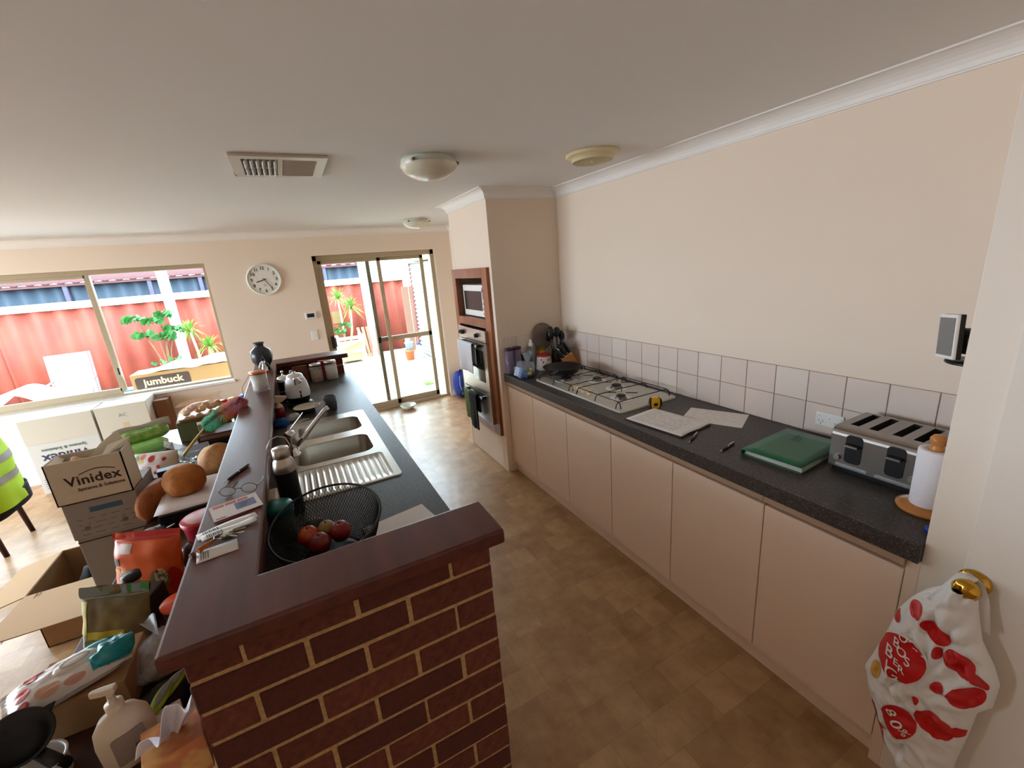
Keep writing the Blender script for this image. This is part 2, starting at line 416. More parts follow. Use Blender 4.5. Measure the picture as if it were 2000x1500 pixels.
# right-hand base cabinets
XB, XD = 1.175, 1.2
gy = [2.19, 1.781, 1.328, .87, .409, -.053, -.497]
labs = ['beige laminate base cabinet beside the oven tower', 'second beige base cabinet from the oven tower, below the gas hob',
        'beige base cabinet below the near half of the gas hob', 'beige base cabinet below the sheets of paper',
        'beige base cabinet below the green folder', 'beige base cabinet next to the hanging spotted bag']
for i in range(6):
    t = thing('base_cabinet', labs[i], 'cabinet', (XD, (gy[i]+gy[i+1])/2, 0), 0, 'beige base cabinets under the long bench')
    wd = gy[i]-gy[i+1]
    MB().bx(.02, .565, -wd/2+.0005, wd/2-.0005, .1, .84).build('body', M_lam2, t)
    MB().bx(0, .018, -wd/2+.0022, wd/2-.0022, .10, .79).build('door', M_lam, t, bevel=.0015, seg=1)
    MB().bx(-.012, .02, -wd/2, wd/2, .808, .84).build('finger_rail', M_lam2, t, bevel=.002, seg=1)
tag(MB().bx(XD+.034, XD+.052, -.497, 2.19, 0, .1).build('kickboard', M_lam), 'beige kickboard along the foot of the long run of cabinets', 'kickboard')
tag(MB().bx(XD, XW-.0095, -.529, -.4975, 0, .84).build('end_panel', M_lam), 'beige end panel between the last cabinet and the return wall', 'panel')
tag(MB().bx(XB, XW-.0095, -.529, YT-.0005, .84, ZB).build('benchtop', M_bench, bevel=.004), 'long charcoal speckled laminate benchtop below the tiled wall', 'benchtop')

# ---- oven tower ----
t = thing('oven_surround', 'reddish timber surround framing the wall oven and microwave', 'frame', (XT, 0, 0))
for nm, a in (('stile', (2.238, 2.345, .337, 1.771)), ('stile', (2.955, 3.034, .337, 1.771)), ('rail', (2.345, 2.955, 1.692, 1.771)), ('rail', (2.345, 2.955, 1.275, 1.345)), ('rail', (2.345, 2.955, .337, .415))):
    MB().bx(-.028, .02, a[0], a[1], a[2], a[3]).build(nm, M_frame, t, bevel=.002, seg=1)
M_niche = mat('niche_board', (150, 130, 108), .6)
n = MB().bx(.02, .5, 2.29, 2.98, 1.325, 1.344).bx(.02, .5, 2.29, 2.98, 1.693, 1.71).bx(.48, .5, 2.29, 2.98, .39, 1.71).bx(.02, .5, 2.29, 2.305, 1.34, 1.70).bx(.02, .5, 2.965, 2.98, 1.34, 1.70)
n.build('niche_lining', M_niche, t)
# microwave
t = thing('microwave', 'white microwave oven in the timber niche above the wall oven', 'microwave', (XT+.03, 2.66, 1.346))
MB().bx(.012, .36, -.255, .255, .008, .285).build('body', M_white, t, bevel=.008)
MB().bx(-.008, .012, -.255, .255, .008, .285).build('door', M_white, t, bevel=.01)
MB().bx(-.011, -.006, -.17, .225, .062, .232).build('window', mat('dark_window', (30, 27, 25), .35), t, bevel=.004)
MB().bx(-.011, -.006, -.245, -.185, .03, .262).build('control_panel', mat('grey_panel', (150, 150, 148), .4), t, bevel=.002)
MB().bx(-.013, -.010, -.24, -.19, .225, .25).build('display', M_black, t)
for k in range(3): MB().cyl((-.016, -.215, .06+.045*k), (-.010, -.215, .06+.045*k), .014).build('button', M_white, t)
for sx in (.05, .3):
    for sy in (-.2, .2): MB().cyl((sx, sy, -.002), (sx, sy, .01), .012, n=10).build('foot', M_black, t)
# wall oven
t = thing('wall_oven', 'stainless steel wall oven with knobs, glass door and lower drawer', 'oven', (XT, 2.63, .42))
MB().bx(-.012, .45, -.30, .30, .0, .835).build('casing', mat('oven_black', (14, 13, 13), .35), t)
MB().bx(-.055, -.012, -.31, .315, .735, .838).build('control_panel', M_steel, t, bevel=.003)
for yy in (.235, .185, -.135):
    k = MB().cyl((-.055, yy, .787), (-.078, yy, .787), .020, .017).build('knob', M_black, t)
    MB().bx(-.082, -.076, yy-.003, yy+.003, .772, .802).build('grip', M_black, k, bevel=.001)
d = MB().bx(-.055, -.012, -.31, .315, .268, .728).build('door', M_steel, t, bevel=.003)
MB().bx(-.058, -.053, -.24, .245, .375, .66).build('glass', mat('oven_glass', (28, 26, 24), .05, spec=.9, coat=.5), d, bevel=.004)
h = MB().bx(-.10, -.09, -.215, .235, .695, .713)
h.bx(-.092, -.054, -.205, -.175, .692, .716).bx(-.092, -.054, .195, .225, .692, .716); h.build('handle', M_black, d, bevel=.003)
MB().bx(-.102, -.098, -.212, -.15, .697, .711).build('handle_end', M_chrome, d)
d = MB().bx(-.055, -.012, -.31, .315, .004, .262).build('drawer', M_steel, t, bevel=.003)
h = MB().bx(-.10, -.09, -.215, .235, .225, .243).bx(-.092, -.054, -.205, -.175, .222, .246).bx(-.092, -.054, .195, .225, .222, .246); h.build('handle', M_black, d, bevel=.003)
MB().bx(-.102, -.098, -.212, -.15, .227, .241).build('handle_end', M_chrome, d)
# draped cloths
def drape(name, label, cat, m, y0, y1, ztop, zf, zb, x0, seed=0, thick=.004, quilt=0, parent_x=XT):
    """cloth folded over a bar whose front is at x0: hangs to zf in front, zb behind"""
    from mathutils import noise as N
    mb = MB(); Lf = ztop-zf; Lb = ztop-zb; tot = Lf+Lb+.03
    def f(u, v):
        s = u*tot; y = y0+(y1-y0)*v
        wv = .006*sin(v*9+seed)+.006*N.noise(Vector((v*3+seed, u*3, 0)))
        if s < Lf: x = x0-.012-wv*(1-s/Lf)-.004; z = zf+s
        elif s < Lf+.03: a = (s-Lf)/.03*pi; x = x0-.006-.010*cos(a)*1.0+.006; z = ztop+.008*sin(a)
        else: x = x0+.018+wv*.3; z = ztop-(s-Lf-.03)
        sh = 1-.10*max(0, (ztop-z))*(1 if s < Lf else .5)
        yc = (y0+y1)/2; y = yc+(y-yc)*sh
        if quilt: x -= quilt*abs(sin((y+z)*70))*abs(sin((y-z)*70))
        return (x, y, z)
    mb.grid(f, 40, 24)
    o = mb.build(name, m, thick=thick); return tag(o, label, cat)
drape('tea_towel', 'white tea towel hanging from the oven door handle', 'towel', mat('white_linen', (214, 214, 220), .9), 2.50, 2.845, 1.135, .87, .95, XT-.10, 1)
drape('oven_cloth', 'green quilted oven cloth over the lower oven handle', 'oven cloth', mat('green_quilt', (108, 124, 80), .9), 2.66, 2.80, .665, .40, .52, XT-.10, 2, .008, .004)
mt = drape('oven_mitt', 'black quilted oven mitt over the lower oven handle', 'oven mitt', mat('black_quilt', (24, 24, 24), .9), 2.50, 2.665, .667, .335, .5, XT-.104, 3, .012, .004)

# ---- brick breakfast bar ----
BX0, BX1, BT = -.653, .046, 1.055
M_brick = [mat('brick_a', (108, 56, 42), .9, noise=(60, 5, (82, 42, 34), .35, .7), bump=(160, .25)), mat('brick_b', (98, 50, 38), .9, noise=(60, 5, (118, 64, 48), .35, .7), bump=(160, .25)), mat('brick_c', (92, 45, 36), .9, noise=(70, 5, (76, 40, 32), .35, .7), bump=(160, .25))]
M_mortar = mat('mortar', (196, 160, 112), .95, noise=(90, 4, (170, 134, 92), .4, .7), bump=(200, .3))
bar = thing('brick_half_wall', 'low red brick half wall with cream mortar carrying the breakfast bar', 'brick wall', (0, 0, 0))
mo = MB().bx(BX0+.004, BX1-.004, .003, .107, 0, BT).bx(BX0+.004, -.547, .107, 3.46, 0, BT).bx(-.547, BX1-.004, 3.363, 3.467, 0, BT)
mo.build('mortar', M_mortar, bar)
zj = .9838
rows = [(zj+.005, BT, 0)]+[(zj-.086*(k+1)+.005, zj-.086*k-.005, (k+1) % 2) for k in range(11)]
bmesh_cache = {}
def brick(x0, x1, z0, z1, y0=0, y1=.11, rot=False):
    wd, hg = round(x1-x0-.01, 3), round(z1-z0, 3); mi = random.choice((0, 0, 1, 2)); k = (wd, hg, mi, rot)
    if k not in bmesh_cache:
        o = MB().bx(-wd/2, wd/2, -.055, .055, -hg/2, hg/2).build('brick', M_brick[mi], bar, bevel=.003, seg=1); bmesh_cache[k] = o.data
    else:
        o = bpy.data.objects.new('brick', bmesh_cache[k]); COL.objects.link(o); o.parent = bar
    o.location = ((x0+x1)/2+random.uniform(-.0015, .0015), .055+random.uniform(-.002, .001), (z0+z1)/2)
xa = [BX0-.005, -.5476, -.3076, -.0676, BX1+.005]; xb_ = [BX0-.005, -.4276, -.1876, BX1+.005]
for z0, z1, ty in rows:
    e = xa if ty == 0 else xb_
    for a, b in zip(e, e[1:]): brick(a, b, z0, z1)
side = MB()
for z0, z1, ty in rows:
    y = .115+(.06 if ty else 0)
    if ty: side.bx(BX0, -.543, .115, .17, z0, z1)
    while y < 3.46:
        side.bx(BX0, -.543, y+.005, min(y+.235, 3.47), z0, z1); y += .24
    x = -.543+(.12 if ty else 0)
    while x < BX1-.02: side.bx(x+.005, min(x+.235, BX1), 3.36, 3.47, z0, z1); x += .24
stuff(side.build('brick_courses', M_brick[1], bar, bevel=.003, seg=1))
out = [(-.681, -.029), (.085, -.029), (.085, .149), (-.507, .149), (-.507, 3.30), (.095, 3.30), (.095, 3.56), (-.681, 3.56)]
tag(MB().prism(out, BT, 1.097).build('bar_top', M_jarrah, bevel=.007, seg=2), 'glossy dark jarrah timber capping on the brick breakfast bar', 'bar top')

# ---- sink bench ----
SB = .865
c = MB()
for a in [(-.543, .08, .11, .90), (-.543, .08, 1.97, 3.36), (-.543, -.445, .90, 1.97), (-.02, .08, .90, 1.97)]: c.bx(a[0], a[1], a[2], a[3], SB, ZB)
tag(c.build('sink_benchtop', M_bench), 'charcoal laminate benchtop with inset sink behind the breakfast bar', 'benchtop')
t = thing('sink_cabinet', 'beige cabinets under the sink bench facing the galley floor', 'cabinet', (0, 0, 0))
cb = MB()
for a in [(.115, .88), (.88, 1.99), (1.99, 3.355)]:
    if a[0] == .88: cb.bx(-.542, -.52, a[0], a[1], 0, SB).bx(.0, .03, a[0], a[1], 0, SB).bx(-.52, 0, a[0], a[1], 0, .1)
    else: cb.bx(-.542, .03, a[0], a[1], 0, SB)
cb.build('body', M_lam2, t)
for k in range(7):
    a = .12+k*.4625; MB().bx(.03, .048, a+.002, a+.4605, .1, .82).build('door', M_lam, t, bevel=.0015, seg=1)

def plate(mb, outer, holes, z, T=None):
    bm = bmesh.new(); es = []
    for lp in [outer]+holes:
        vs = [bm.verts.new((x, y, z)) for x, y in lp]
        es += [bm.edges.new((vs[i], vs[(i+1) % len(vs)])) for i in range(len(vs))]
    bmesh.ops.triangle_fill(bm, edges=es, use_beauty=True); bm.verts.index_update()
    mb.add([v.co.copy() for v in bm.verts], [tuple(v.index for v in f.verts) for f in bm.faces], False, T); bm.free()
def loft(mb, rings, cap=True, smooth=True):
    n = len(rings[0])
    for a, b in zip(rings, rings[1:]): mb.add(a+b, [(i, (i+1) % n, n+(i+1) % n, n+i) for i in range(n)], smooth)
    if cap: mb.add(rings[-1], [tuple(range(n))])
t = thing('kitchen_sink', 'stainless double bowl sink with ribbed draining board', 'sink', (-.234, 1.435, ZB))
o_ = rrect(.466, 1.13, .02); b1 = rrect(.35, .28, .06, 6, .003, .325); b2 = rrect(.372, .285, .06, 6, -.008, -.055); dr = rrect(.40, .30, .02, 3, 0, -.40)
m = MB(); plate(m, o_, [b1, b2, dr], .005)
loft(m, [[(x, y, .005) for x, y in o_], [(x*1.008, y*1.004, -.001) for x, y in o_]], False)
m.build('rim', M_steel, t)
for b, (cx, cy) in ((b1, (.003, .325)), (b2, (-.008, -.055))):
    m = MB(); loft(m, [[((x-cx)*s+cx, (y-cy)*s+cy, z) for x, y in b] for s, z in ((1, .005), (.985, -.003), (.955, -.12), (.90, -.15), (.5, -.157), (.1, -.16))])
    q = m.build('bowl', M_steel, t)
    MB().lathe([(0, -.156), (.03, -.156), (.036, -.153), (.038, -.159)], 20, _T((cx, cy, 0))).build('drain', M_chrome, q)
m = MB()
def dg(u, v):
    x = -.2+.4*u; y = -.55+.30*v; e = min(1, 12*min(v, 1-v), 12*min(u, 1-u))
    rb = max(0, sin(u*2*pi*15))**.7 if .06 < v < .94 else 0
    return (x, y, .005-.008*e-.0015*v+rb*.004*e)
m.grid(dg, 120, 10); m.build('draining_board', M_steel, t)
# mixer tap
t = thing('mixer_tap', 'chrome mixer tap with lever and long angled spout at the sink', 'tap', (-.435, 1.42, ZB+.005))
MB().lathe([(0, 0), (.034, 0), (.034, .01), (.026, .015), (.025, .085), (.027, .09), (.027, .12), (.022, .135), (0, .137)], 24).build('body', M_chrome, t)
MB().tube([(.015, .0, .055), (.06, .0, .085), (.13, .01, .155), (.185, .02, .205), (.205, .025, .213)], [.016, .014, .012, .011, .012], 12).build('spout', M_chrome, t)
m = MB(); m.grid(lambda u, v: (-.008+.085*u, .01+.035*u, .125+.085*u**.8+.006*sin(v*2*pi)*(1.2-u)) if False else (-.008+.085*u+.004*sin(v*2*pi), .01+.035*u+(.016-.006*u)*cos(v*2*pi), .128+.075*u+.008*sin(v*2*pi)), 10, 12, cv=True)
m.build('lever', M_chrome, t)

# ---- gas hob ----
M_enamel = mat('cream_enamel', (192, 188, 176), .25)
M_cast = mat('trivet_black', (26, 24, 24), .5)
t = thing('gas_hob', 'cream enamel four burner gas hob with black wire trivets', 'hob', (1.487, 1.335, ZB))
m = MB(); a = rrect(.455, .98, .03); loft(m, [[(x, y, .0) for x, y in a], [(x, y, .006) for x, y in a], [(x*.975, y*.988, .011) for x, y in a]]); m.build('plate', M_enamel, t)
def burner(x, y, r, idx):
    MB().lathe([(r+.034, .0105), (r+.034, .0115), (r+.024, .0125), (r+.004, .0115), (0, .0115)], 32, _T((x, y, 0))).build('spill_ring', mat('enamel_white', (240, 240, 236), .2), t)
    b = MB().lathe([(r, .011), (r, .018), (r*.8, .026), (r*.75, .03), (0, .03)], 28, _T((x, y, 0))).build('burner', mat('burner_alloy', (120, 112, 104), .35, .8), t)
    MB().lathe([(r*.78, .0295), (r*.78, .034), (r*.6, .037), (0, .037)], 28, _T((x, y, 0))).build('burner_cap', M_cast, b)
for i, (x, y, r) in enumerate([(-.065, .298, .05), (.09, .131, .036), (.073, -.101, .04), (-.061, -.299, .036)]): burner(x, y, r, i)
for k in range(4):
    kx, ky = -.146, .082-.068*k*.85
    q = MB().lathe([(.021, .011), (.021, .016), (.017, .02), (0, .02)], 20, _T((kx, ky, 0))).build('knob', mat('cream_knob', (238, 226, 200), .35), t)
    MB().bx(kx-.02, kx+.02, ky-.0045, ky+.0045, .018, .042, _T((0, 0, 0), (0, 0, 0))).build('grip', mat('cream_knob', (238, 226, 200), .35), q, bevel=.003)
def trivet(y0, y1, cs):
    m = MB(); z = .05; r = .0032; x0, x1 = -.205, .205
    for x in (x0+.01, x1-.01):
        m.tube([(x, y0, .012), (x, y0+.004, .035), (x, y0+.02, z), (x, y1-.02, z), (x, y1-.004, .035), (x, y1, .012)], r, 6)
    for y in (y0+.02, (y0+y1)/2, y1-.02): m.tube([(x0-.012, y, .012), (x0-.006, y, .035), (x0+.01, y, z), (x1-.01, y, z), (x1+.006, y, .035), (x1+.012, y, .012)], r, 6)
    for cx, cy, cr in cs:
        for a in range(4):
            dx, dy = cos(a*pi/2+.78), sin(a*pi/2+.78)
            m.tube([(cx+dx*.03, cy+dy*.03, z), (cx+dx*.10, cy+dy*.10, z)], r, 6)
    m.build('trivet', M_cast, t)
trivet(.03, .46, [(-.065, .298, .05), (.09, .131, .036)]); trivet(-.45, -.02, [(.073, -.101, .04), (-.061, -.299, .036)])
# ================= things on the long bench =================
M_paper = mat('paper', (228, 224, 222), .8); M_ink = mat('ink', (40, 40, 48), .7)
M_wood = wood_mat('pine', (176, 112, 52), (206, 142, 78), .35, (4, 4, 22))
def scribbles(o, w, d, n, m, z, seed, px=.5):
    random.seed(seed); mb = MB()
    for i in range(n):
        y = d*(.42-.84*i/n); x = -w*.42
        while x < w*.30:
            l = random.uniform(.012, .04); mb.bx(x, x+l, y, y+.0018, z, z+.0002); x += l+random.uniform(.006, .03)
    mb.build('handwriting', m, o)
t = thing('clipboard', 'maroon clipboard holding a pad of white paper with faint writing', 'clipboard', (1.352, .598, ZB), R(6))
MB().prism(rrect(.243, .37, .012), 0, .006).build('board', mat('maroon_board', (58, 24, 30), .5), t)
m = MB(); m.grid(lambda u, v: (-.118+.236*u, -.178+.35*v, .0085+.003*max(0, (.12-v)*8)*sin(u*5)**2), 12, 16); q = m.build('paper_pad', M_paper, t, thick=.003)
scribbles(q, .22, .3, 12, mat('pencil', (150, 148, 150), .8), .0105, 3)
sh = MB().prism(rrect(.297, .21, .001, 1), 0, .0008).build('paper_sheet', M_paper, None, (1.602, .495, ZB), (0, 0, R(-64)))
tag(sh, 'loose sheet of white paper lying by the tiled wall', 'paper'); scribbles(sh, .28, .19, 7, mat('pencil', (150, 148, 150), .8), .0008, 5)
def pen(label, p0, p1, z, body, trimm, nm='ballpoint_pen'):
    d = Vector(p1)-Vector(p0); L = d.length; a = math.atan2(d.y, d.x)
    t = thing(nm, label, 'pen', (p0[0], p0[1], z), (0, 0, a))
    r = .0055
    MB().lathe([(0, .022), (.003, .022), (r, .034), (r, L*.55)], 12, _T((0, 0, r), (0, R(90), 0))).build('barrel', body, t)
    MB().lathe([(r*1.05, L*.55), (r*1.05, L*.58)], 12, _T((0, 0, r), (0, R(90), 0))).build('ring', trimm, t)
    MB().lathe([(r, L*.58), (r, L-.012), (r*.6, L-.006), (r*.5, L), (0, L)], 12, _T((0, 0, r), (0, R(90), 0))).build('cap', body, t)
    MB().lathe([(0, 0), (.001, 0), (.003, .022)], 10, _T((0, 0, r), (0, R(90), 0))).build('tip', trimm, t)
    MB().bx(L*.62, L-.004, -.002, .002, r*1.9, r*2.3).build('clip', trimm, t); return t
pen('black and silver ballpoint pen tucked under the clipboard edge', (1.226, .342), (1.352, .398), ZB, M_black, M_chrome)
pen('black and silver ballpoint pen lying alone by the green folder', (1.252, .197), (1.385, .222), ZB, M_black, M_chrome)
# green folder
t = thing('display_folder', 'green plastic document folder with loose papers inside', 'folder', (1.50, .025, ZB), R(3))
M_gr = mat('green_plastic', (22, 96, 62), .3)
MB().prism(rrect(.36, .245, .006), 0, .002).build('back_cover', M_gr, t)
m = MB()
for k in range(6): m.bx(-.165+.002*k, .17, -.118+.001*k, .115, .002+.0035*k, .0045+.0035*k)
m.build('papers', M_paper, t)
m = MB(); m.grid(lambda u, v: (-.18+.36*u, -.1225+.245*v, .0245+.003*(1-v)), 6, 6); m.build('front_cover', M_gr, t, thick=.002)
MB().bx(-.18, .18, .1195, .1235, 0, .0245).build('spine', M_gr, t)
m = MB()
for k in range(3): m.bx(.06, .13-.015*k, .04-.012*k, .043-.012*k, .027, .0275)
m.build('print', mat('dark_green_print', (12, 60, 44), .5), t)
# toaster
t = thing('toaster', 'brushed steel four slice toaster with black lever panels', 'toaster', (1.60, -.27, ZB))
W2, D2, H2 = .142, .135, .178
m = MB(); prof = []
ring = [(-D2, .016), (-D2, H2-.03)]+[(-D2+.03-.03*cos(a*pi/10), H2-.03+.03*sin(a*pi/10)) for a in range(1, 6)]
ring = ring+[(-x, z) for x, z in reversed(ring)]
slots = [(.096, .03), (.036, .03), (-.036, .03), (-.096, .03)]
m.prism(ring, -W2, W2, 'y', smooth=False)
tsh = m.build('shell', mat('toaster_steel', (150, 144, 138), .33, 1), t, bevel=.004)
k = MB()
for yy, _ in slots: k.bx(-.073, .097, yy-.0145, yy+.0145, .05, H2+.05)
cut = k.build('slot_cut', None, t); bo = tsh.modifiers.new('b', 'BOOLEAN'); bo.operation = 'DIFFERENCE'; bo.object = cut; bo.solver = 'EXACT'
bpy.context.view_layer.update()
me = bpy.data.meshes.new_from_object(tsh.evaluated_get(bpy.context.evaluated_depsgraph_get())); tsh.modifiers.clear(); tsh.data = me; bpy.data.objects.remove(cut)
for yy in (.062, -.066):
    m = MB().prism(rrect(.054, .112, .014, 4, yy, .103), -D2-.002, -D2+.001, 'x'); p = m.build('lever_panel', M_black, t)
    MB().bx(-D2-.026, -D2-.002, yy-.023, yy+.023, .118, .127).build('lever', M_black, p, bevel=.003)
    MB().bx(-D2-.0275, -D2-.025, yy-.021, yy+.021, .119, .126).build('lever_trim', M_steel, p)
    MB().bx(-D2-.006, -D2-.0005, yy-.052, yy+.052, .026, .033).build('crumb_tray', mat('tray_steel', (215, 222, 228), .25, 1), t)
for yy in (.112, -.118): MB().cyl((-D2, yy, .06), (-D2-.010, yy, .06), .010).build('browning_knob', M_steel, t)
MB().bx(-D2+.012, D2-.012, -W2+.012, W2-.012, 0, .016).build('base', M_black, t)
# paper towel holder
t = thing('paper_towel_holder', 'pine paper towel holder with a turned knob and round base', 'towel holder', (1.405, -.453, ZB))
MB().lathe([(0, 0), (.072, 0), (.075, .006), (.075, .012), (.066, .016), (.06, .020), (0, .020)], 36).build('base', M_wood, t)
MB().lathe([(.012, .02), (.012, .206), (.019, .210), (.020, .216), (.015, .226), (.0145, .228), (.021, .240), (.021, .250), (.014, .260), (0, .263)], 24).build('post', M_wood, t)
r = thing('paper_towel_roll', 'white roll of paper towel on the pine holder', 'paper towel', (1.405, -.453, ZB+.0205))
MB().lathe([(.021, 0), (.042, 0), (.0435, .004), (.0435, .188), (.042, .192), (.021, .192), (.021, 0)], 36).build('towel', mat('towel_paper', (236, 234, 240), .9, bump=(150, .25)), r)
MB().lathe([(.0205, .0), (.0205, .1925), (.0185, .1925), (.0185, 0)], 24).build('core', mat('cardboard_tube', (120, 72, 48), .9), r)
tag(MB().sph((0, 0, .011), (.012, .012, .011)).build('bottle_cap', mat('blue_gloss', (20, 60, 170), .25), None, (1.265, -.513, ZB)), 'small shiny blue cap at the end of the benchtop', 'cap')
# tape measure
t = thing('tape_measure', 'yellow and black tape measure standing by the hob', 'tape measure', (1.478, .80, ZB), R(-28))
MB().prism(rrect(.07, .066, .022, 5, 0, .033), -.016, .016, 'y').build('case', M_black, t, bevel=.004)
MB().prism(rrect(.05, .068, .016, 5, -.002, .034), -.0175, .0175, 'y').build('side_plate', mat('tape_yellow', (230, 176, 20), .35), t, bevel=.003)
MB().prism(rrect(.022, .018, .004, 3, -.002, .026), -.0185, .0185, 'y').build('badge', M_black, t)
MB().bx(-.04, -.03, -.012, .012, 0, .03).build('hook', M_steel, t)
# power outlet
t = thing('power_outlet', 'white double power outlet on the tiled splashback', 'power outlet', (XW-.009, .026, .985), (0, 0, 0))
MB().bx(-.009, 0, -.057, .057, -.032, .032).build('plate', M_white, t, bevel=.004)
for yy in (.045, .0, -.045):
    if yy: MB().lathe([(0, .011), (.006, .0105), (.0075, .008)], 14, _T((-.0, yy, .018), (0, R(-90), 0))).build('switch', M_white, t)
MB().lathe([(0, .011), (.005, .0105), (.0065, .008)], 14, _T((0, .0, .012), (0, R(-90), 0))).build('switch', M_white, t)
for yy in (.033, -.033):
    m = MB()
    for a, dy, dz in ((30, .008, .0), (-30, -.008, .0), (0, 0, -.012)): m.bx(-.0005, .0005, -.001, .001, -.004, .004, _T((-.0092, yy+dy, -.008+dz), (R(a), 0, 0)))
    m.build('painted_pin_holes', M_black, t)  # dark of the pin holes painted on as flat black slips

# --- corner clutter beside the oven tower ---
def canister(label, x, y, h, r, mlid, mbody, nm='storage_canister'):
    t = thing(nm, label, 'canister', (x, y, ZB), 0)
    MB().lathe([(0, .001), (r*.92, .001), (r, .006), (r, h-.014), (r*.985, h-.014), (r*.985, .008), (0, .006)], 24).build('body', mbody, t)
    MB().lathe([(r*1.0, h-.016), (r*1.08, h-.016), (r*1.08, h-.003), (r*.9, h), (0, h)], 24).build('lid', mlid, t); return t
M_purple = mat('purple_lid', (56, 30, 52), .4); M_lilac = film_mat('lilac_plastic', (150, 135, 168), .45)
canister('tall clear canister with purple lid against the timber surround', 1.215, 2.145, .215, .034, M_purple, M_lilac)
canister('tall clear canister with purple lid behind the bag of pegs', 1.292, 2.15, .218, .034, M_purple, M_lilac)
canister('low dark lidded canister between the clear canister and the white tub', 1.365, 2.15, .15, .04, M_black, mat('smoky', (70, 66, 70), .3))
t = thing('spray_bottle', 'grey bottle with a white cap at the back of the bench corner', 'bottle', (1.428, 2.15, ZB))
MB().lathe([(0, 0), (.034, .002), (.036, .01), (.036, .15), (.028, .18), (.016, .195), (.016, .20)], 20).build('body', mat('grey_bottle', (128, 132, 134), .3), t)
MB().lathe([(.02, .2), (.02, .225), (.011, .228), (.010, .255), (0, .256)], 16).build('cap', M_white, t)
# bag of pegs
t = thing('plastic_bag', 'clear plastic bag of blue and yellow cleaning things by the hob', 'bag', (1.255, 1.965, ZB))
blob(.085, .08, .075, .25, 2.5, 3, flat=.75).build('film', film_mat('bag_film', (214, 224, 236), .22, .12), t)
m = MB(); m.grid(lambda u, v: ((.012+.028*u)*cos(v*2*pi)+.035, (.012+.03*u)*sin(v*2*pi)+.01, .115+.075*u+.012*sin(v*14)*u), 5, 20, cv=True); m.build('bag_neck', film_mat('bag_film', (214, 224, 236), .22, .12), t)
random.seed(4)
for k, (c, p, s) in enumerate([((40, 110, 190), (-.045, -.015, .045), (.022, .05, .085)), ((190, 215, 235), (-.055, .02, .05), (.02, .05, .07)), ((30, 80, 170), (-.02, -.045, .02), (.05, .03, .03)), ((40, 40, 90), (.035, -.04, .02), (.05, .025, .035)), ((220, 205, 70), (.015, -.05, .035), (.03, .02, .022)), ((210, 200, 60), (.05, -.01, .05), (.025, .03, .02)), ((40, 150, 150), (.0, -.02, .06), (.03, .03, .03))]):
    MB().bx(-s[0]/2, s[0]/2, -s[1]/2, s[1]/2, -s[2]/2, s[2]/2, _T((p[0], p[1], p[2]), (.2*k, .3, .5*k))).build('packet', mat('packet_%d' % k, c, .4), t, bevel=.006)
# white tub with red lid
t = thing('flour_tub', 'white tapered tub with red lid and red dots next to the frying pan', 'tub', (1.51, 2.09, ZB))
MB().lathe([(0, 0), (.068, 0), (.07, .006), (.056, .115), (.054, .118)], 28).build('body', mat('tub_white', (228, 218, 214), .4), t)
MB().lathe([(.058, .113), (.059, .124), (.05, .13), (.018, .128), (.016, .134), (0, .135)], 28).build('lid', mat('red_lid', (166, 26, 32), .35), t)
for a, z in ((-2.2, .07), (-1.75, .045), (-2.5, .09), (-1.4, .085)):
    rr = .07-.014*z/.115; MB().lathe([(0, .0012), (.007, .0012), (.007, -.003)], 12, _T((rr*cos(a), rr*sin(a), z), (0, R(83), a))).build('dot', mat('red_lid', (166, 26, 32), .35), t)
t = thing('juice_tub', 'yellow tub with olive lid behind the white tub', 'tub', (1.555, 2.165-.02, ZB))
MB().lathe([(0, 0), (.03, 0), (.033, .16), (0, .16)], 16, _T((-.03, .0, 0))).build('body', mat('yellow_tub', (196, 150, 40), .4), t)
MB().lathe([(0, .178), (.034, .178), (.036, .16), (.03, .158)], 16, _T((-.03, .0, 0))).build('lid', mat('olive_lid', (120, 104, 30), .4), t)
# splatter screen
t = thing('splatter_screen', 'round mesh splatter screen leaning on the tower wall', 'splatter screen', (1.56, 2.165, ZB+.27), (R(80), 0, 0))
MB().tube([(.105*cos(a*2*pi/36), .105*sin(a*2*pi/36), 0) for a in range(36)], .004, 6, closed=True).build('rim', mat('dull_metal', (120, 108, 100), .4, .6), t)
MB().lathe([(0, 0), (.104, 0)], 36).build('mesh', film_mat('screen_mesh', (112, 98, 92), .75, .5), t)
MB().tube([(0, -.105, 0), (-.01, -.19, -.004), (-.012, -.262, -.006)], .006, 8).build('handle', mat('dull_metal', (120, 108, 100), .4, .6), t)
# utensil crock
t = thing('utensil_crock', 'dark crock full of black cooking utensils in the bench corner', 'utensil holder', (1.632, 2.075, ZB))
MB().lathe([(0, .0), (.04, 0), (.043, .006), (.043, .135), (.039, .135), (.039, .01), (0, .01)], 24).build('crock', mat('dark_crock', (30, 24, 22), .4), t)
random.seed(11)
for k in range(7):
    a = k*2*pi/7; lx, ly = .030*cos(a), .028*sin(a); tx, ty = .055*cos(a)-.012, .045*sin(a)-.01; hz = .25+.02*(k % 3)
    q = MB().tube([(lx*.4, ly*.4, .02), (lx, ly, .13), (tx, ty, hz)], .005, 8).build('utensil', M_black, t)
    MB().sph((tx*1.12, ty*1.12, hz+.02), (.034, .014, .042) if k % 2 else (.027, .024, .038), 14, 10).build('utensil_head', M_black, q)
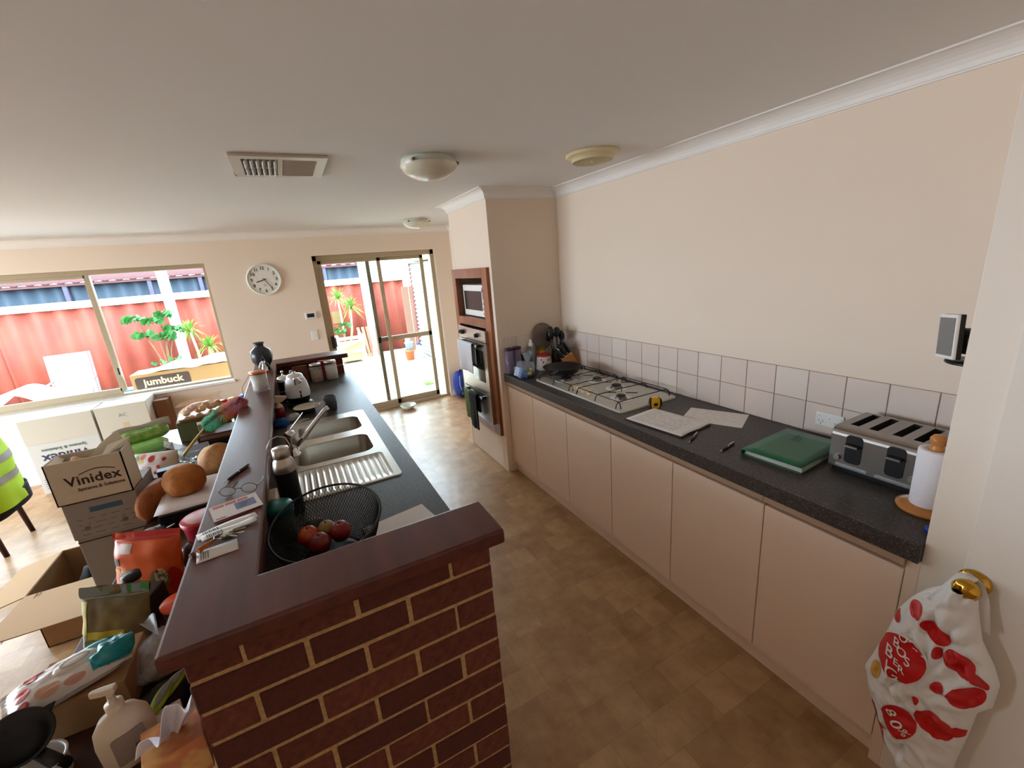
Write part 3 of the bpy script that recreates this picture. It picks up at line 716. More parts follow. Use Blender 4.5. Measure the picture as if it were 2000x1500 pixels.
# knife block
t = thing('knife_block', 'pine knife block holding black handled knives beside the tiles', 'knife block', (1.685, 1.985, ZB), R(-18))
MB().prism([(-.035, 0), (.075, 0), (.085, .02), (.02, .135), (-.065, .085), (-.05, .05)], -.05, .05, 'y').build('block', M_wood, t, bevel=.003)
dd = Vector((-.50, 0, .86))
for i in range(3):
    for j in range(3):
        p = Vector((.012-.034*i, -.033+.033*j, .127-.02*i)); L = .125-.02*i
        q = MB().tube([p-dd*.004, p+dd*.05, p+dd*L*.9, p+dd*L], [.010, .012, .0115, .006], 8).build('knife_handle', M_black, t)
        MB().tube([p-dd*.008, p+dd*.006], .0125, 8).build('bolster', M_steel, q)
        MB().tube([p+dd*.03+Vector((.0122, 0, .006)), p+dd*.09+Vector((.0122, 0, .006))], .0018, 6).build('rivet_strip', M_steel, q)
# frying pan on the far burner
t = thing('frying_pan', 'black frying pan resting on the back left trivet of the hob', 'frying pan', (1.435, 1.70, ZB+.054), R(0))
MB().lathe([(0, 0), (.105, 0), (.118, .006), (.145, .048), (.148, .05), (.142, .05), (.113, .009), (0, .006)], 40).build('pan', mat('pan_black', (20, 20, 22), .45), t)
MB().tube([(-.10, -.095, .04), (-.135, -.125, .05), (-.20, -.18, .06), (-.235, -.21, .06)], [.011, .010, .012, .008], 10).build('handle', M_black, t)

# ================= things on the sink bench =================
# thermos
t = thing('drink_bottle', 'tall black insulated bottle with steel neck and carry loop', 'bottle', (-.447, .80, ZB))
MB().lathe([(0, 0), (.036, 0), (.0385, .004), (.0385, .185)], 28).build('sleeve', mat('matt_black', (14, 15, 18), .5), t)
MB().lathe([(.0388, .183), (.039, .205), (.034, .228), (.0285, .236), (.028, .242)], 28).build('neck', M_steel, t)
q = MB().lathe([(.030, .24), (.031, .244), (.031, .272), (.028, .278), (0, .279)], 28).build('lid', M_steel, t)
MB().tube([(-.034, .0, .25), (-.042, .003, .285), (-.025, .006, .315), (.0, .008, .322), (.025, .006, .312), (.036, .003, .28), (.033, 0, .25)], .0022, 6).build('carry_loop', M_steel, q)
# wire fruit basket
t = thing('fruit_basket', 'round black wire mesh fruit basket behind the timber bar', 'basket', (-.338, .405, ZB))
m = MB(); nu, nv = 96, 20; vs = []; fs = []
def bp(i, j):
    v = j/nv; a = (i+.5*(j % 2))*2*pi/nu; r = .085+.085*v**.6; rise = .045*(.5+.5*sin(a+.4))*v
    return (r*cos(a)*.98, r*sin(a)*1.12, .008+.115*v**1.4+rise)
for j in range(nv+1):
    for i in range(nu): vs.append(bp(i, j))
for j in range(0, nv-1):
    for i in range(nu):
        l = (i if j % 2 == 0 else i); a = j*nu+i
        if j % 2 == 0: fs.append((a, (j+1)*nu+i, (j+2)*nu+i, (j+1)*nu+(i-1) % nu))
        else: fs.append((a, (j+1)*nu+(i+1) % nu, (j+2)*nu+i, (j+1)*nu+i))
m.add(vs, fs, False)
o = m.build('mesh_wall', mat('black_wire', (10, 10, 10), .6), t, fixn=False); x = o.modifiers.new('w', 'WIREFRAME'); x.thickness = .0028; x.use_even_offset = False
MB().tube([bp(i, nv) for i in range(nu)], .004, 8, closed=True).build('rim', mat('black_wire', (16, 16, 16), .45), t)
MB().lathe([(0, .006), (.087, .006), (.087, .002), (0, .002)], 40, sy=1.12).build('base', mat('black_wire', (16, 16, 16), .45), t)
def fruit(nm, label, x, y, z, r, m, stemc=True, sc=(1, 1, .92)):
    t = thing(nm, label, 'fruit', (x, y, z), random.uniform(0, 3))
    MB().lathe([(0, r*.22), (r*.3, r*.08), (r*.7, r*.22), (r, r*.9), (r*.95, r*1.25), (r*.55, r*1.75), (r*.2, r*1.74), (0, r*1.62)], 28).build('flesh', m, t)
    if stemc: MB().tube([(0, 0, r*1.62), (.002, .001, r*1.95)], .0015, 6).build('stem', mat('stem_brown', (70, 46, 26), .8), t)
M_app = mat('apple_skin', (170, 44, 30), .3, noise=(14, 4, (206, 110, 44), .45, .62)); M_app2 = mat('apple_dark', (120, 26, 26), .3, noise=(18, 4, (150, 84, 34), .5, .7))
M_app3 = mat('pear_skin', (150, 120, 50), .35, noise=(16, 4, (120, 90, 36), .4, .7))
fruit('tomato', 'orange red tomato in the wire basket', -.402, .49, ZB+.022, .036, M_app)
fruit('apple', 'speckled red apple nearest the timber bar in the wire basket', -.372, .425, ZB+.022, .036, M_app2)
fruit('apple', 'dark red apple at the back of the wire basket', -.305, .458, ZB+.024, .036, mat('apple_red', (134, 30, 28), .28, noise=(12, 3, (160, 70, 40), .5, .75)))
fruit('pear', 'olive green pear between the apples in the wire basket', -.345, .502, ZB+.02, .034, M_app3)
tag(MB().sph((0, 0, .028), (.04, .028, .028), 20, 12).build('avocado', mat('avocado_skin', (52, 44, 22), .5, bump=(120, .5)), None, (-.385, .56, ZB+.02), (0, 0, .4)), 'dark brown avocado lying at the far side of the basket', 'fruit')
# teal topped jar
t = thing('storage_jar', 'clear jar of dark food with a teal screw lid beside the fruit basket', 'jar', (-.478, .615, ZB))
MB().lathe([(0, .002), (.040, .002), (.043, .008), (.043, .095), (.039, .105)], 24).build('jar', film_mat('jar_film', (96, 104, 96), .5), t)
MB().lathe([(0, .006), (.036, .006), (.039, .012), (.039, .085), (0, .09)], 20).build('contents', mat('dark_food', (50, 44, 34), .8, noise=(90, 3, (90, 80, 60), .4, .7)), t)
MB().lathe([(.041, .103), (.045, .105), (.046, .135), (.042, .142), (0, .143)], 28).build('lid', mat('teal_lid', (14, 104, 104), .3), t)
tag(blob(.035, .02, .012, .3, 3, 5, flat=.6).build('sauce_sachet', mat('yellow_foil', (160, 140, 60), .4), None, (-.478, .215, ZB), (0, 0, .4)), 'crumpled yellow foil sachet in the corner behind the bar', 'sachet')
# notebook
t = thing('spiral_notebook', 'white spiral bound notepad lying on the sink bench', 'notebook', (-.105, .452, ZB), R(10))
MB().prism(rrect(.235, .16, .004, 2), 0, .008).build('pages', M_paper, t, bevel=.001)
m = MB()
for k in range(12):
    yy = -.07+.0127*k; m.tube([(-.112+.009*cos(a*pi/5), yy, .006+.009*sin(a*pi/5)) for a in range(10)], .0011, 5, closed=True)
m.build('spiral', M_black, t)
# kettle
t = thing('kettle', 'white and chrome electric kettle with black handle and base', 'kettle', (-.372, 2.47, ZB), R(-78))
MB().lathe([(0, 0), (.085, 0), (.09, .008), (.085, .02), (.06, .028), (0, .028)], 30).build('power_base', M_black, t)
MB().lathe([(.066, .028), (.073, .034), (.080, .07)], 30).build('foot', M_black, t)
MB().lathe([(.080, .07), (.083, .10), (.074, .17), (.060, .205), (.056, .21)], 30).build('body', mat('kettle_white', (226, 226, 232), .2), t)
MB().lathe([(.058, .205), (.056, .222), (.04, .236), (.012, .24), (.012, .25), (0, .252)], 30).build('lid', M_chrome, t)
MB().prism([(-.028, 0), (.028, 0), (.012, .05), (-.012, .05)], 0, .045, 'y', _T((.052, 0, .175), (0, R(20), R(-90)))).build('spout', M_chrome, t, bevel=.006)
MB().tube([(-.04, 0, .235), (-.085, 0, .24), (-.115, 0, .21), (-.118, 0, .14), (-.098, 0, .085), (-.078, 0, .075)], [.012, .013, .013, .012, .011, .010], 10).build('handle', M_black, t)
MB().bx(.0775, .0825, -.006, .006, .055, .12).build('gauge', mat('gauge_dark', (50, 42, 46), .3), t)
text('logo', 'A', .012, M_ink, t, (.081, 0, .145), (R(90), 0, R(90)))
# chrome flask behind kettle
t = thing('coffee_plunger', 'chrome and black coffee plunger beside the kettle', 'coffee plunger', (-.452, 2.64, ZB))
MB().lathe([(0, 0), (.045, 0), (.046, .01), (.046, .17), (.04, .18)], 24).build('jug', mat('plunger_glass', (24, 22, 22), .08), t)
MB().lathe([(.048, .17), (.048, .185), (.03, .20), (.006, .205), (.005, .225), (.011, .235), (0, .245)], 24).build('lid', M_chrome, t)
for z in (.01, .09, .165): MB().tube([(.0475*cos(a*2*pi/20), .0475*sin(a*2*pi/20), z) for a in range(20)], .003, 6, closed=True).build('frame_hoop', M_chrome, t)
# jars at the far end
def kjar(label, x, y, h, r, mc, fill):
    t = thing('glass_jar', label, 'jar', (x, y, ZB))
    MB().lathe([(0, .001), (r*.95, .001), (r, .006), (r, h*.8), (r*.9, h*.86)], 24).build('jar', film_mat('clear_jar', (225, 228, 226), .3), t)
    MB().lathe([(0, .004), (r*.93, .004), (r*.95, h*fill), (0, h*fill+.004)], 20).build('contents', mc, t)
    MB().lathe([(r*.95, h*.86), (r*.98, h*.86), (r*.98, h*.96), (r*.9, h), (0, h)], 24).build('lid', M_steel, t)
kjar('glass jar of white sugar with a steel lid at the bench end', -.08, 3.18, .17, .052, mat('sugar', (228, 222, 216), .9), .74)
kjar('glass jar of brown biscuits with a steel lid behind the kettle', -.205, 3.17, .165, .05, mat('biscuits', (170, 128, 82), .9, noise=(40, 3, (120, 84, 50), .4, .7)), .6)
tag(MB().bx(-.035, .035, -.025, .025, 0, .17).build('tea_box', mat('red_card', (150, 48, 34), .6), None, (-.14, 3.235, ZB), bevel=.002), 'red tea carton standing between the two glass jars', 'box')
tag(MB().bx(-.06, .06, -.02, .02, 0, .15).build('cereal_box', mat('brown_card', (120, 70, 48), .6), None, (-.33, 3.25, ZB), bevel=.002), 'brown carton against the brick return behind the kettle', 'box')
# mug, tumbler, plate, cutlery
t = thing('mug', 'blue grey ceramic mug next to the drinking glass', 'mug', (-.185, 2.175, ZB), R(60))
MB().lathe([(0, 0), (.036, 0), (.04, .006), (.044, .05), (.041, .098), (.038, .098), (.04, .05), (.034, .008), (0, .006)], 26).build('cup', mat('slate_glaze', (74, 76, 92), .35), t)
MB().tube([(.040, 0, .082), (.068, 0, .078), (.072, 0, .045), (.042, 0, .025)], .006, 8).build('handle', mat('slate_glaze', (74, 76, 92), .35), t)
t = tag(MB().lathe([(0, 0), (.030, 0), (.032, .004), (.036, .09), (.0345, .09), (.030, .012), (0, .010)], 26).build('drinking_glass', film_mat('tumbler_glass', (225, 230, 230), .22, .05), None, (-.255, 2.075, ZB)), 'empty clear drinking glass standing behind the tap', 'glass')
tag(MB().lathe([(0, .006), (.05, .006), (.085, .018), (.088, .02), (.05, 0), (0, 0)], 32).build('plate', mat('cream_plate', (206, 194, 172), .3), None, (-.335, 2.235, ZB+.022)), 'cream side plate resting on a dark bowl', 'plate')
tag(MB().lathe([(0, 0), (.045, 0), (.07, .022), (.066, .022), (.042, .004), (0, .004)], 28).build('dark_bowl', M_black, None, (-.335, 2.235, ZB)), 'shallow dark bowl under the cream plate', 'bowl')
for k, (x, y, a, L) in enumerate([(-.36, 2.075, 40, .17), (-.335, 2.06, 34, .16)]):
    q = thing('table_knife', 'steel knife lying between the tap and the plate' if k else 'steel knife lying beside the blue cloth', 'cutlery', (x, y, ZB), R(a))
    MB().bx(-L/2, 0, -.006, .006, .0, .005).build('handle', M_steel, q, bevel=.002); MB().prism([(0, -.008), (L/2, -.006), (L/2+.01, .004), (0, .008)], .001, .003).build('blade', M_chrome, q)
t = thing('trigger_bottle', 'red liquid spray bottle with cream trigger against the bar wall', 'spray bottle', (-.500, 2.22, ZB), R(10))
MB().lathe([(0, 0), (.028, 0), (.03, .005), (.03, .07), (.026, .075)], 20).build('bottle', mat('red_liquid', (130, 14, 18), .15), t)
MB().lathe([(.026, .073), (.024, .085), (.012, .10), (.012, .115)], 20).build('neck', mat('cream_plastic', (206, 186, 156), .4), t)
MB().prism([(-.025, .11), (.02, .105), (.06, .128), (.06, .14), (.0, .155), (-.03, .15)], -.011, .011, 'y').build('trigger_head', mat('cream_plastic', (206, 186, 156), .4), t, bevel=.004)
tag(blob(.045, .05, .03, .45, 3, 8, flat=.5).build('dish_cloth', mat('blue_cloth', (26, 76, 142), .9), None, (-.495, 2.03, ZB)), 'crumpled blue dish cloth beside the tap', 'cloth')
tag(blob(.045, .035, .028, .4, 3, 9, flat=.5).build('cling_wrap', film_mat('wrap_film', (220, 226, 222), .5), None, (-.425, 2.11, ZB)), 'crumpled ball of clear wrap next to the blue cloth', 'plastic wrap')
tag(MB().bx(-.018, .018, -.055, .055, 0, .045).build('soap_box', mat('cream_plastic', (206, 186, 156), .4), None, (-.522, .93, ZB), bevel=.006), 'small cream box against the bar wall by the black bottle', 'box')

# ================= things on the timber bar =================
ZT2 = 1.097
t = thing('vase', 'dark grey round bellied vase at the far end of the bar', 'vase', (-.595, 3.22, ZT2))
MB().lathe([(0, 0), (.04, 0), (.046, .006), (.078, .06), (.086, .105), (.075, .15), (.04, .178), (.033, .19), (.036, .20), (.046, .215), (.040, .215), (.028, .19), (0, .185)], 36).build('pot', mat('charcoal_glaze', (48, 48, 54), .25), t)
t = thing('corkscrew', 'chrome and black winged corkscrew standing in front of the vase', 'corkscrew', (-.575, 2.93, ZT2))
MB().lathe([(0, 0), (.022, 0), (.024, .03), (.018, .05), (.012, .07), (.012, .10), (0, .10)], 18).build('body', M_chrome, t)
for s_ in (-1, 1): MB().tube([(s_*.014, 0, .09), (s_*.03, 0, .06), (s_*.034, 0, .02)], [.006, .008, .006], 8).build('wing', M_chrome if s_ < 0 else M_black, t)
MB().tube([(-.012, 0, .10), (0, 0, .135), (.012, 0, .10)], .006, 8).build('handle', M_black, t)
t = thing('candle_jar', 'white candle in a glass with a copper lid on the bar', 'candle', (-.578, 2.275, ZT2))
MB().lathe([(0, 0), (.046, 0), (.048, .004), (.050, .12), (.047, .12), (.045, .012), (0, .012)], 30).build('glass', film_mat('candle_glass', (235, 238, 238), .25, .05), t)
MB().lathe([(0, .014), (.0445, .014), (.0465, .115), (0, .115)], 28).build('wax', mat('white_wax', (228, 222, 212), .4), t)
MB().lathe([(.051, .121), (.053, .122), (.053, .136), (.05, .138), (0, .138)], 30).build('lid', mat('copper', (206, 128, 92), .3, 1), t)
MB().tube([(-.05, 0, .118), (-.075, .0, .085), (-.105, -.005, .045), (-.108, -.008, .0)], .0015, 6).build('tag_string', mat('brown_string', (110, 72, 50), .8), t)
pen('black and chrome pen on the timber bar near the glasses', (-.646, .79), (-.572, .925), ZT2, M_black, M_chrome)
# spectacles
t = thing('spectacles', 'thin silver rimless spectacles lying on the bar', 'glasses', (-.585, .668, ZT2), R(-12))
M_wire = mat('silver_wire', (96, 90, 86), .3, 1)
for s_ in (-1, 1):
    l = MB(); pts = [(s_*.033+.024*cos(a*2*pi/24), -.004, .019+.017*sin(a*2*pi/24)) for a in range(24)]
    MB().tube(pts, .0012, 6, closed=True).build('rim', M_wire, t)
    MB().prism([(p[0], p[2]) for p in pts], -.0045, -.0035, 'y').build('lens', film_mat('lens', (220, 225, 225), .12, .03), t)
    MB().tube([(s_*.057, -.004, .022), (s_*.062, .0, .022), (s_*.060, .03, .02), (s_*.05, .09, .004), (s_*.042, .115, .002)], .0017, 6).build('temple', M_wire, t)
MB().tube([(-.009, -.004, .022), (0, -.006, .026), (.009, -.004, .022)], .0015, 6).build('bridge', M_wire, t)
# letters
t = thing('envelope', 'white letter with red stripes and a blue panel on the bar', 'letter', (-.588, .565, ZT2+.004), R(14))
MB().prism(rrect(.135, .115, .001, 1), 0, .0012).build('sheet', M_paper, t)
for k in range(3): MB().bx(-.058+.034*k, -.028+.034*k, .032, .048, .0012, .0016).build('red_stripe', mat('salmon_print', (196, 92, 88), .6), t)
MB().bx(-.002, .055, -.028, .026, .0012, .0016).build('blue_panel', mat('blue_print', (110, 122, 164), .6), t)
m = MB()
for k in range(3): m.bx(.01, .04-.006*k, .01-.012*k, .013-.012*k, .0016, .0018)
m.build('print', M_ink, t)
MB().bx(-.06, -.035, -.05, -.044, .0012, .0016).build('red_mark', mat('red_print', (170, 50, 70), .6), t)
u = tag(MB().prism(rrect(.12, .10, .001, 1), 0, .003).build('red_card', mat('dark_red_card', (110, 28, 40), .5), None, (-.592, .548, ZT2), (0, 0, R(20))), 'dark red card under the striped letter', 'card')
for k, (x, y, z, a, w_, d_, lab) in enumerate([(-.600, .452, .0, 17, .155, .042, 'long folded white receipt with a barcode on the bar'), (-.592, .422, .0035, 15, .14, .034, 'second folded receipt below the long one'), (-.612, .322, .0, 8, .095, .062, 'white appointment card under the keys')]):
    t = thing('receipt' if k < 2 else 'card_slip', lab, 'receipt' if k < 2 else 'card', (x, y, ZT2+z), R(a))
    m = MB(); m.grid(lambda u, v: (-w_/2+w_*u, -d_/2+d_*v, .001+(.004*sin(u*3.1+k)**2 if k < 2 else .0006*sin(u*4))), 10, 3); m.build('paper', M_paper, t, thick=.0006)
    m = MB()
    for q in range(8 if k < 2 else 4): m.bx(-w_*.40+q*.005, -w_*.40+q*.005+.002+.001*(q % 2), -d_*.3, d_*.3, .0052 if k < 2 else .0018, .0056 if k < 2 else .002)
    m.build('barcode' if k < 2 else 'print', mat('grey_ink', (110, 108, 112), .7), t)
t = thing('key_ring', 'bunch of keys with a black car fob and an orange tag', 'keys', (-.612, .385, ZT2+.008), R(-10))
MB().tube([(.014*cos(a*pi/9), .014*sin(a*pi/9), .003) for a in range(18)], .0012, 6, closed=True).build('ring', M_chrome, t)
MB().sph((.028, -.016, .004), (.024, .014, .006), 16, 8).build('car_fob', M_black, t)
M_brass2 = mat('key_brass', (150, 128, 84), .35, 1)
for k, a in enumerate((-5, 12, 28, -32)):
    q = MB().prism([(.012, -.009), (.03, -.009), (.034, -.003), (.062, -.003), (.066, 0), (.062, .003), (.034, .003), (.03, .009), (.012, .009)], .001+.0022*k, .003+.0022*k, 'z', _T((0, 0, 0), (0, 0, R(a)))).build('key', M_brass2 if k % 2 else M_steel, t)
MB().tube([(-.006, -.012, .003), (-.022, -.034, .002), (-.036, -.055, .001)], [.003, .006, .008], 8).build('orange_tag', mat('orange_leather', (170, 96, 34), .6), t)
MB().cyl((-.042, -.064, .0), (-.048, -.072, .0), .008, .007, 12).build('wooden_bead', mat('bead_brown', (96, 52, 26), .5), t)
# ================= clutter on the dining side of the bar =================
ZS = .72
M_table = wood_mat('dark_table', (54, 32, 24), (72, 44, 32), .4, (20, 2, 20))
M_kraft = mat('kraft_card', (158, 122, 84), .85, noise=(6, 4, (146, 110, 74), .4, .7)); M_kraft_d = mat('kraft_inner', (182, 148, 108), .85)
M_carton = mat('white_carton', (206, 198, 180), .8); M_carton2 = mat('grey_carton', (150, 148, 146), .8)
def table(label, x0, x1, y0, y1):
    t = thing('side_table', label, 'table', ((x0+x1)/2, (y0+y1)/2, 0)); a, b = (x1-x0)/2, (y1-y0)/2
    MB().bx(-a, a, -b, b, ZS-.028, ZS).build('tabletop', M_table, t, bevel=.004)
    for sx in (-1, 1):
        for sy in (-1, 1): MB().bx(sx*(a-.02), sx*(a-.07), sy*(b-.02), sy*(b-.07), 0, ZS-.028).build('leg', M_table, t, bevel=.003)
    m = MB()
    for sx in (-1, 1): m.bx(sx*(a-.03), sx*(a-.05), -b+.07, b-.07, ZS-.10, ZS-.028)
    for sy in (-1, 1): m.bx(-a+.07, a-.07, sy*(b-.03), sy*(b-.05), ZS-.10, ZS-.028)
    m.build('apron', M_table, t)
table('narrow dark wooden table along the brick bar, under the soap bottle and bags', -1.12, -.70, -.03, 1.90)
table('dark wooden table behind the narrow one, under the green packets and gift hamper', -1.44, -.70, 1.93, 3.18)

def carton(nm, label, x0, x1, y0, y1, z0, h, m, flaps=(), mi=None, th=.005, fl=.5, closed=False):
    t = thing(nm, label, 'box', ((x0+x1)/2, (y0+y1)/2, z0)); a, b = (x1-x0)/2, (y1-y0)/2; mi = mi or m
    if closed: MB().bx(-a, a, -b, b, 0, h).build('body', m, t, bevel=.004)
    else:
        k = MB().bx(-a, a, -b, b, 0, th).bx(-a, -a+th, -b, b, 0, h).bx(a-th, a, -b, b, 0, h).bx(-a, a, -b, -b+th, 0, h).bx(-a, a, b-th, b, 0, h)
        k.build('body', m, t)
    for side, ang, L in flaps:
        if side == 'f': T = _T((0, -b, h), (R(ang), 0, 0)); s_ = MB().bx(-a, a, -L, 0, -th/2, th/2, T)
        if side == 'k': T = _T((0, b, h), (R(-ang), 0, 0)); s_ = MB().bx(-a, a, 0, L, -th/2, th/2, T)
        if side == 'l': T = _T((-a, 0, h), (0, R(-ang), 0)); s_ = MB().bx(-L, 0, -b, b, -th/2, th/2, T)
        if side == 'r': T = _T((a, 0, h), (0, R(ang), 0)); s_ = MB().bx(0, L, -b, b, -th/2, th/2, T)
        s_.build('flap', mi, t)
    return t, a, b
M_print = mat('brown_print', (56, 40, 40), .7); M_navy = mat('navy_print', (44, 48, 84), .7); M_gp = mat('green_print', (70, 110, 96), .7)
# stack of cartons
carton('carton', 'plain grey carton at the bottom of the stack by the table', -1.40, -1.14, 1.585, 1.86, 0, .345, M_carton2, closed=True)
t, a, b = carton('carton', 'grey printed carton second from the floor in the stack', -1.405, -1.14, 1.58, 1.86, .345, .345, M_carton2, closed=True)
MB().bx(-a, a-.0, -b-.001, -b, .325, .331).build('tape_line', M_print, t); MB().bx(-.01, .07, -b-.0012, -b, .31, .322).build('print', M_navy, t)
t, a, b = carton('carton', 'grey carton with a blue label directly under the open white box', -1.412, -1.142, 1.575, 1.86, .69, .185, M_carton2, closed=True)
MB().bx(-.045, .075, -b-.0015, -b, .125, .15).build('blue_label', mat('blue_label', (56, 96, 124), .6), t)
random.seed(3); k = MB()
for r_ in range(4):
    x = -.10
    while x < .1: l = random.uniform(.01, .04); k.bx(x, x+l, -b-.001, -b, .095-.026*r_, .098-.026*r_); x += l+.02
k.build('print', mat('grey_ink', (110, 108, 112), .7), t)
for px_ in (-.075, .065): MB().prism(rrect(.022, .022, .008, 3, px_, .05), -b-.001, -b, 'y').build('symbol', mat('grey_ink', (110, 108, 112), .7), t)
t, a, b = carton('carton', 'open white Vinidex carton on top of the stack', -1.42, -1.145, 1.57, 1.715, .875, .205, M_carton)
for fl in ([(-.035, .058, .155), (.13, .066, .19), (.105, .07, .275), (.03, .066, .225)], [(-.13, -.06, .20), (-.132, .066, .203), (-.105, .05, .185), (-.10, -.04, .178)], [(.03, .02, .165), (.132, .05, .205), (.15, .06, .235), (.06, .055, .215)]):
    MB().add(fl, [(0, 1, 2, 3)]).build('flap', mat('carton_inner', (222, 214, 196), .8), t, thick=.004)
text('lettering', 'Vinidex', .062, M_print, t, (.015, -b-.001, .105), (R(90), 0, 0), bold=.0012, sp=1.05)
text('lettering', 'Systems & Solutions', .021, M_print, t, (.035, -b-.001, .062), (R(90), 0, 0), bold=.0003)
k = MB()
pts = [(-.03+.13*i/12, .125+.026*sin(pi*(.12+.76*i/12))) for i in range(13)]
k.prism(pts+[(x, z-.004) for x, z in reversed(pts)], -b-.0014, -b, 'y'); k.build('arc_mark', M_print, t)
tag(blob(.066, .058, .05, .2, 2, 4, flat=.6).build('paper_wrap', mat('tan_paper', (196, 150, 110), .85), None, (-1.335, 1.642, .985-.0)), 'crumpled tan paper inside the open white carton', 'paper')
for k_ in range(1): MB()
bpy.data.objects['paper_wrap'].location.z = .882; bpy.data.objects['paper_wrap'].scale = (1, 1, 2.35)
# open kraft carton on the floor
t, a, b = carton('carton', 'open brown cardboard carton with spread flaps on the floor', -1.80, -1.435, 1.88, 2.32, 0, .33, M_kraft, (('f', -4, .40), ('l', 12, .20), ('k', 24, .2), ('r', 95, .1)), M_kraft_d)
k = MB().bx(-a+.05, -a+.056, -b-.38, -b-.01, .3345, .336).bx(-a+.066, -a+.069, -b-.38, -b-.01, .3345, .336); k.build('crease', mat('kraft_crease', (112, 82, 54), .9), t)
tag(blob(.10, .09, .06, .15, 2, 6, flat=.6).build('black_cap', mat('black_fabric', (18, 18, 20), .9), None, (-1.565, 2.02, .006)), 'black cap lying inside the open brown carton', 'cap')
bpy.data.objects['black_cap'].scale = (1, 1, 3.6)
# white cartons against the far wall
t, a, b = carton('carton', 'white Vinidex carton standing upside down against the far wall', -2.72, -2.20, 4.45, 4.78, 0, .74, mat('pale_carton', (208, 204, 196), .8), closed=True)
MB().bx(-a-.001, a+.001, -b-.003, -b, .50, .74).build('folded_flap', M_carton, t)
text('lettering', 'Vinidex', .115, M_navy, t, (-.01, -b-.002, .35), (R(90), R(180), 0), bold=.002)
text('lettering', 'Systems & Solutions', .04, M_gp, t, (-.01, -b-.002, .43), (R(90), R(180), 0), bold=.0005)
k = MB()
for r_ in range(5): k.bx(-a+.03, -a+.03+.06+.02*(r_ % 3), -b-.002, -b, .14-.022*r_, .146-.022*r_)
k.build('print', mat('grey_ink', (110, 108, 112), .7), t)
t, a, b = carton('carton', 'plain white carton beside the upside down Vinidex carton', -2.18, -1.775, 4.45, 4.78, 0, .745, M_carton, closed=True)
MB().bx(-.02, .03, -b-.001, -b, .42, .56).build('tape_patch', mat('tan_tape', (204, 180, 144), .6), t)
text('lettering', 'AC', .05, M_carton2, t, (.0, -b-.001, .64), (R(90), 0, 0)); text('lettering', 'fragile', .045, mat('grey_ink', (110, 108, 112), .7), t, (-.1, -b-.001, .33), (R(90), 0, 0))
tag(MB().bx(-.06, .06, -.08, .08, 0, .69).build('kraft_box', mat('brown_board', (128, 84, 58), .85), None, (-1.70, 4.70, 0), bevel=.003), 'tall brown board box next to the white cartons', 'box')

# chair with hi-vis vest
M_mah = wood_mat('mahogany', (44, 18, 22), (62, 26, 28), .35)
t = thing('dining_chair', 'dark wooden dining chair with a hi-vis vest over its back', 'chair', (-2.72, 3.42, 0), R(90))
MB().prism(rrect(.42, .42, .03), .43, .46).build('seat', M_mah, t, bevel=.004)
for sx in (-1, 1):
    MB().tube([(sx*.18, .18, .44), (sx*.19, .2, 0)], [.02, .016], 10).build('leg', M_mah, t)
    MB().tube([(sx*.18, -.19, .85), (sx*.18, -.18, .45), (sx*.19, -.22, .0)], [.016, .02, .016], 10).build('leg', M_mah, t)
for z in (.6, .72, .83): MB().bx(-.18, .18, -.20, -.18, z, z+.05).build('back_rail', M_mah, t, bevel=.003)
M_lime = mat('hi_vis_lime', (176, 214, 20), .7); M_refl = mat('reflective_grey', (150, 146, 134), .5)
from mathutils import noise as NZ
v = thing('safety_vest', 'lime hi-vis safety vest with grey reflective bands on the chair', 'vest', (-2.47, 3.42, 0), 0)
def vest(u, w_, off=0, z0=.34, z1=.88):
    z = z0+(z1-z0)*w_; a = u*2*pi; ww = .235*(1-.22*w_**3); d = .075*(1-.55*w_)
    n = .018*NZ.noise(Vector((u*6, w_*4, 3)))
    return ((d+off+n)*cos(a), (ww+off+n)*sin(a), z)
m = MB(); m.grid(lambda u, w_: vest(u, w_), 40, 18, cu=True); m.build('shell', M_lime, v)
for z0, z1 in ((.52, .575), (.66, .715)):
    m = MB(); m.grid(lambda u, w_: vest(u, w_*(z1-z0)/.54+(z0-.34)/.54, .004), 40, 3, cu=True); m.build('reflective_band', M_refl, v)
tag(MB().grid(lambda u, w_: ((.075+.012*sin(u*12))*cos(u*2*pi)*.9, (.225)*sin(u*2*pi), .30+.12*w_+.02*sin(u*2*pi)), 32, 6, cu=True).build('dark_jacket', mat('navy_fabric', (24, 20, 30), .9), None, (-2.47, 3.44, 0), thick=.01), 'dark jacket hem hanging below the safety vest', 'jacket')

# ---- near the camera ----
t = thing('soap_dispenser', 'cream pump soap bottle at the near end of the narrow table', 'soap bottle', (-.845, .165, ZS), R(25))
M_soap = mat('soap_cream', (214, 200, 178), .35)
MB().lathe([(0, .001), (.046, .001), (.052, .008), (.054, .08), (.050, .115), (.034, .14), (.015, .148), (.014, .156)], 28, sy=.62).build('bottle', M_soap, t)
MB().lathe([(.017, .152), (.017, .168), (.008, .170), (.007, .185), (0, .185)], 18).build('collar', M_soap, t)
MB().tube([(0, 0, .185), (0, 0, .20)], .007, 10).build('stem', M_soap, t)
MB().prism([(-.014, -.009), (.012, -.009), (.032, -.006), (.034, .004), (.012, .009), (-.014, .009)], .198, .212, 'z', _T((0, 0, 0), (0, 0, R(150)))).build('nozzle', M_soap, t, bevel=.003)
MB().prism(rrect(.06, .075, .006, 3, 0, .062), -.0345, -.030, 'y').build('label', mat('label_taupe', (150, 138, 128), .5), t)
MB().bx(.006, .03, -.036, -.033, .04, .06).build('print', mat('mauve_print', (96, 76, 100), .6), t)
